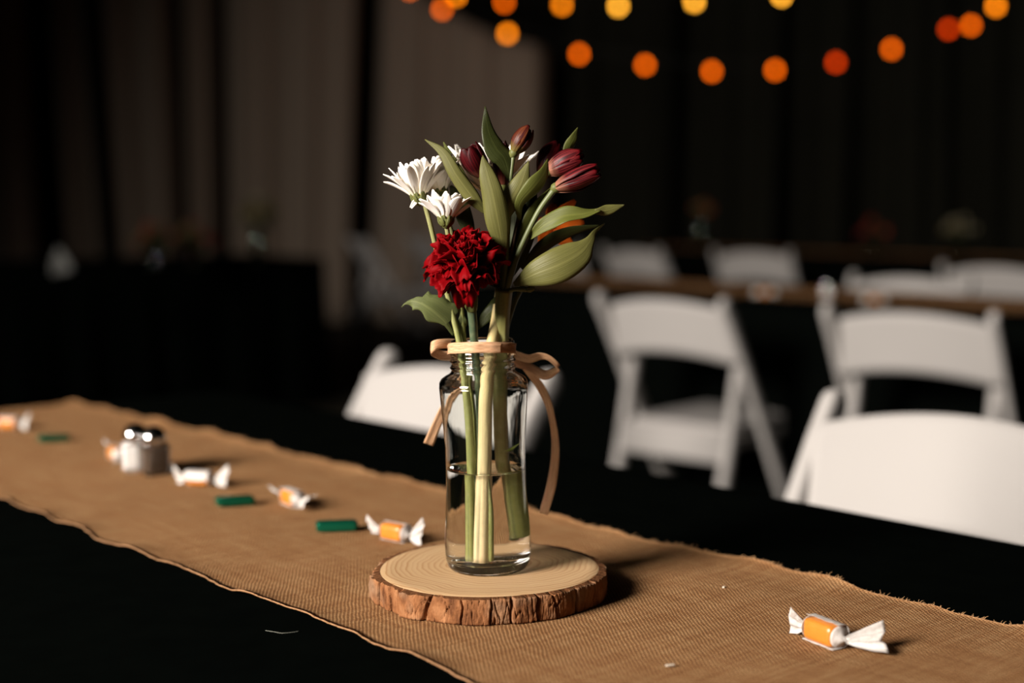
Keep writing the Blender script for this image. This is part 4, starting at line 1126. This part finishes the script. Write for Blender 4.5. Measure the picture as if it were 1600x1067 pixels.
# ------------------------------------------------------------------ blurred table settings far behind
M_vase = glass('vase_glass', 1.45, (0.8, 0.85, 0.8))
M_fol = mat('bouquet_leaf', (0.016, 0.02, 0.006), 0.7, spec=0.2)
BM = {'r': mat('bouquet_red', (0.17, 0.003, 0.004), 0.6), 'o': mat('bouquet_orange', (0.35, 0.07, 0.01), 0.6), 'w': mat('bouquet_cream', (0.22, 0.19, 0.12), 0.6), 'y': mat('bouquet_straw', (0.13, 0.09, 0.03), 0.6)}
def bouquet(p, hv, rs, cols, label, seed, nfl=14, nlf=16, rise=0.06):
    rnd = random.Random(seed); p = Vector(p)
    t = thing('flower_bouquet', p, label, 'bouquet', 'bouquets on the other tables')
    part('vase', lathe([(0.001, 0.001), (0.026, 0.0), (0.030, 0.004), (0.028, hv * 0.4), (0.030, hv * 0.75), (0.022, hv * 0.86), (0.023, hv), (0.0205, hv), (0.0195, hv * 0.87), (0.0265, hv * 0.74), (0.0245, hv * 0.4), (0.026, 0.009), (0.001, 0.008)], 18, p), M_vase, t)
    top = p + Vector((0, 0, hv))
    c = top + Vector((0, 0, rise + rs * 0.4))
    heads = []
    for i in range(nfl):
        d = Vector((rnd.gauss(0, 1), rnd.gauss(0, 1), abs(rnd.gauss(0, 0.8)) - 0.1)).normalized()
        heads.append((c + d * rs * rnd.uniform(0.6, 1.0), d))
    part('stems', join(*[tube([p + Vector((0.008 * math.cos(i), 0.008 * math.sin(i), 0.012)), top, h], 0.0018, 5) for i, (h, d) in enumerate(heads)]), M_fol, t)
    lf = []
    for i in range(nlf):
        d = Vector((rnd.gauss(0, 1), rnd.gauss(0, 1), rnd.gauss(0.1, 0.6))).normalized(); b = top + Vector((0, 0, rise * 0.4)); e = c + d * rs * rnd.uniform(0.7, 1.05)
        part('leaf', blade([b, b.lerp(e, 0.55) + Vector((0, 0, 0.01)), e], [0.003, 0.016, 0.001], Vector((0.3, -1, 0.5)), 7, 3, 0.1, thick=0.0006), M_fol, t)
    for i, (h, d) in enumerate(heads):
        m = BM[cols[i % len(cols)]]; ax, u, v = basis(d); gs = []
        for q in range(11):
            a = q * 2.4; pol = 0.25 + 1.1 * q / 11; dd = u * math.cos(a) + v * math.sin(a)
            l = 0.022; P = [h, h + dd * l * 0.5 * math.sin(pol) + ax * l * 0.55 * math.cos(pol), h + dd * l * math.sin(pol) + ax * l * math.cos(pol)]
            gs.append(blade(P, [0.003, 0.009, 0.005], ax, 5, 3, 0.2))
        part('blossom', join(*gs), m, t)
    return t
ZTB = 0.7602
bl = sn(-5.62, 2.95, ZTB)
def tb(px, y, z=ZTB): q = at(px, 400, y); return (q.x, q.y, z)
bouquet(tb(403, 5.72), 0.15, 0.10, 'yyyw', 'tall dim bouquet of straw-coloured flowers in a glass vase against the drapes', 1, 20, 44, 0.03)
bouquet(tb(242, 5.25), 0.07, 0.085, 'yryr', 'low dim bouquet with red flowers, left one of two on the left black table', 2, 18, 30, 0.0)
bouquet(tb(305, 5.50), 0.07, 0.085, 'yrry', 'low dim bouquet with red flowers, right one of two on the left black table', 3, 18, 30, 0.0)
bouquet(tuple(sn(-4.85, 5.93, ZTB + 0.003)), 0.17, 0.055, 'oyoy', 'dim orange bouquet in a tall vase on the farthest table', 4, 12, 12, 0.03)
bouquet(tuple(sn(-3.62, 5.90, ZTB + 0.003)), 0.08, 0.075, 'rror', 'dim red bouquet on the farthest table, left of the cream one', 5, 14, 14, 0.0)
bouquet(tuple(sn(-3.12, 5.93, ZTB + 0.003)), 0.10, 0.08, 'wwyw', 'dim cream bouquet on the farthest table, at the right', 6, 14, 14, 0.0)
# folded napkin on the left table
M_nap = mat('napkin', (0.14, 0.14, 0.13), 0.8)
q = tb(100, 4.75)
nv = []
o = part('folded_napkin', blade([Vector(q) + Vector((0, 0, 0.002)), Vector(q) + Vector((-0.012, 0, 0.05)), Vector(q) + Vector((-0.022, 0, 0.10))], [0.042, 0.03, 0.004], Vector((0, -1, 0.2)), 10, 9, 0.8, thick=0.002), M_nap, loc=q)
props(o, 'dim white folded napkin standing on the left black table', 'napkin')
# shaker pair and sweets on the second runner
for px, py, lab in ((1195, 461, 'blurred wrapped sweet on the second runner, left one'), (1366, 473, 'blurred wrapped sweet on the second runner, right one')):
    p = on_top(px, py, 0.764)
    t = thing('wrapped_sweet', (p.x, p.y, 0.7642), lab, 'candy', 'sweets on the second runner')
    part('sweet', rbox(0.026, 0.016, 0.014, 0.004, Matrix.Translation((p.x, p.y, 0.7715))), M_caramel, t)
    for s in (-1, 1):
        b = Vector((p.x + s * 0.013, p.y, 0.772)); e = b + Vector((s * 0.02, 0, 0.004))
        part('twist_end', blade([b, b.lerp(e, 0.4), e], [0.004, 0.008, 0.014], Vector((0, -1, 0.3)), 8, 7, 0.0, (0,), 0.4, 2, thick=0.0003), M_paper, t)
p = on_top(1292, 466, 0.764)
t = thing('salt_shaker', (p.x, p.y, 0.7642), 'blurred salt shaker on the second runner between the two right chairs', 'shaker')
part('glass_body', rbox(0.028, 0.028, 0.034, 0.0035, Matrix.Translation((p.x, p.y, 0.7812))), M_shaker, t)
part('salt', rbox(0.0235, 0.0235, 0.027, 0.0025, Matrix.Translation((p.x, p.y, 0.780))), M_salt, t)
part('chrome_cap', lathe([(0.0128, 0.033), (0.0134, 0.041), (0.0100, 0.0482), (0.0003, 0.052)], 20, (p.x, p.y, 0.7642)), M_chrome, t)
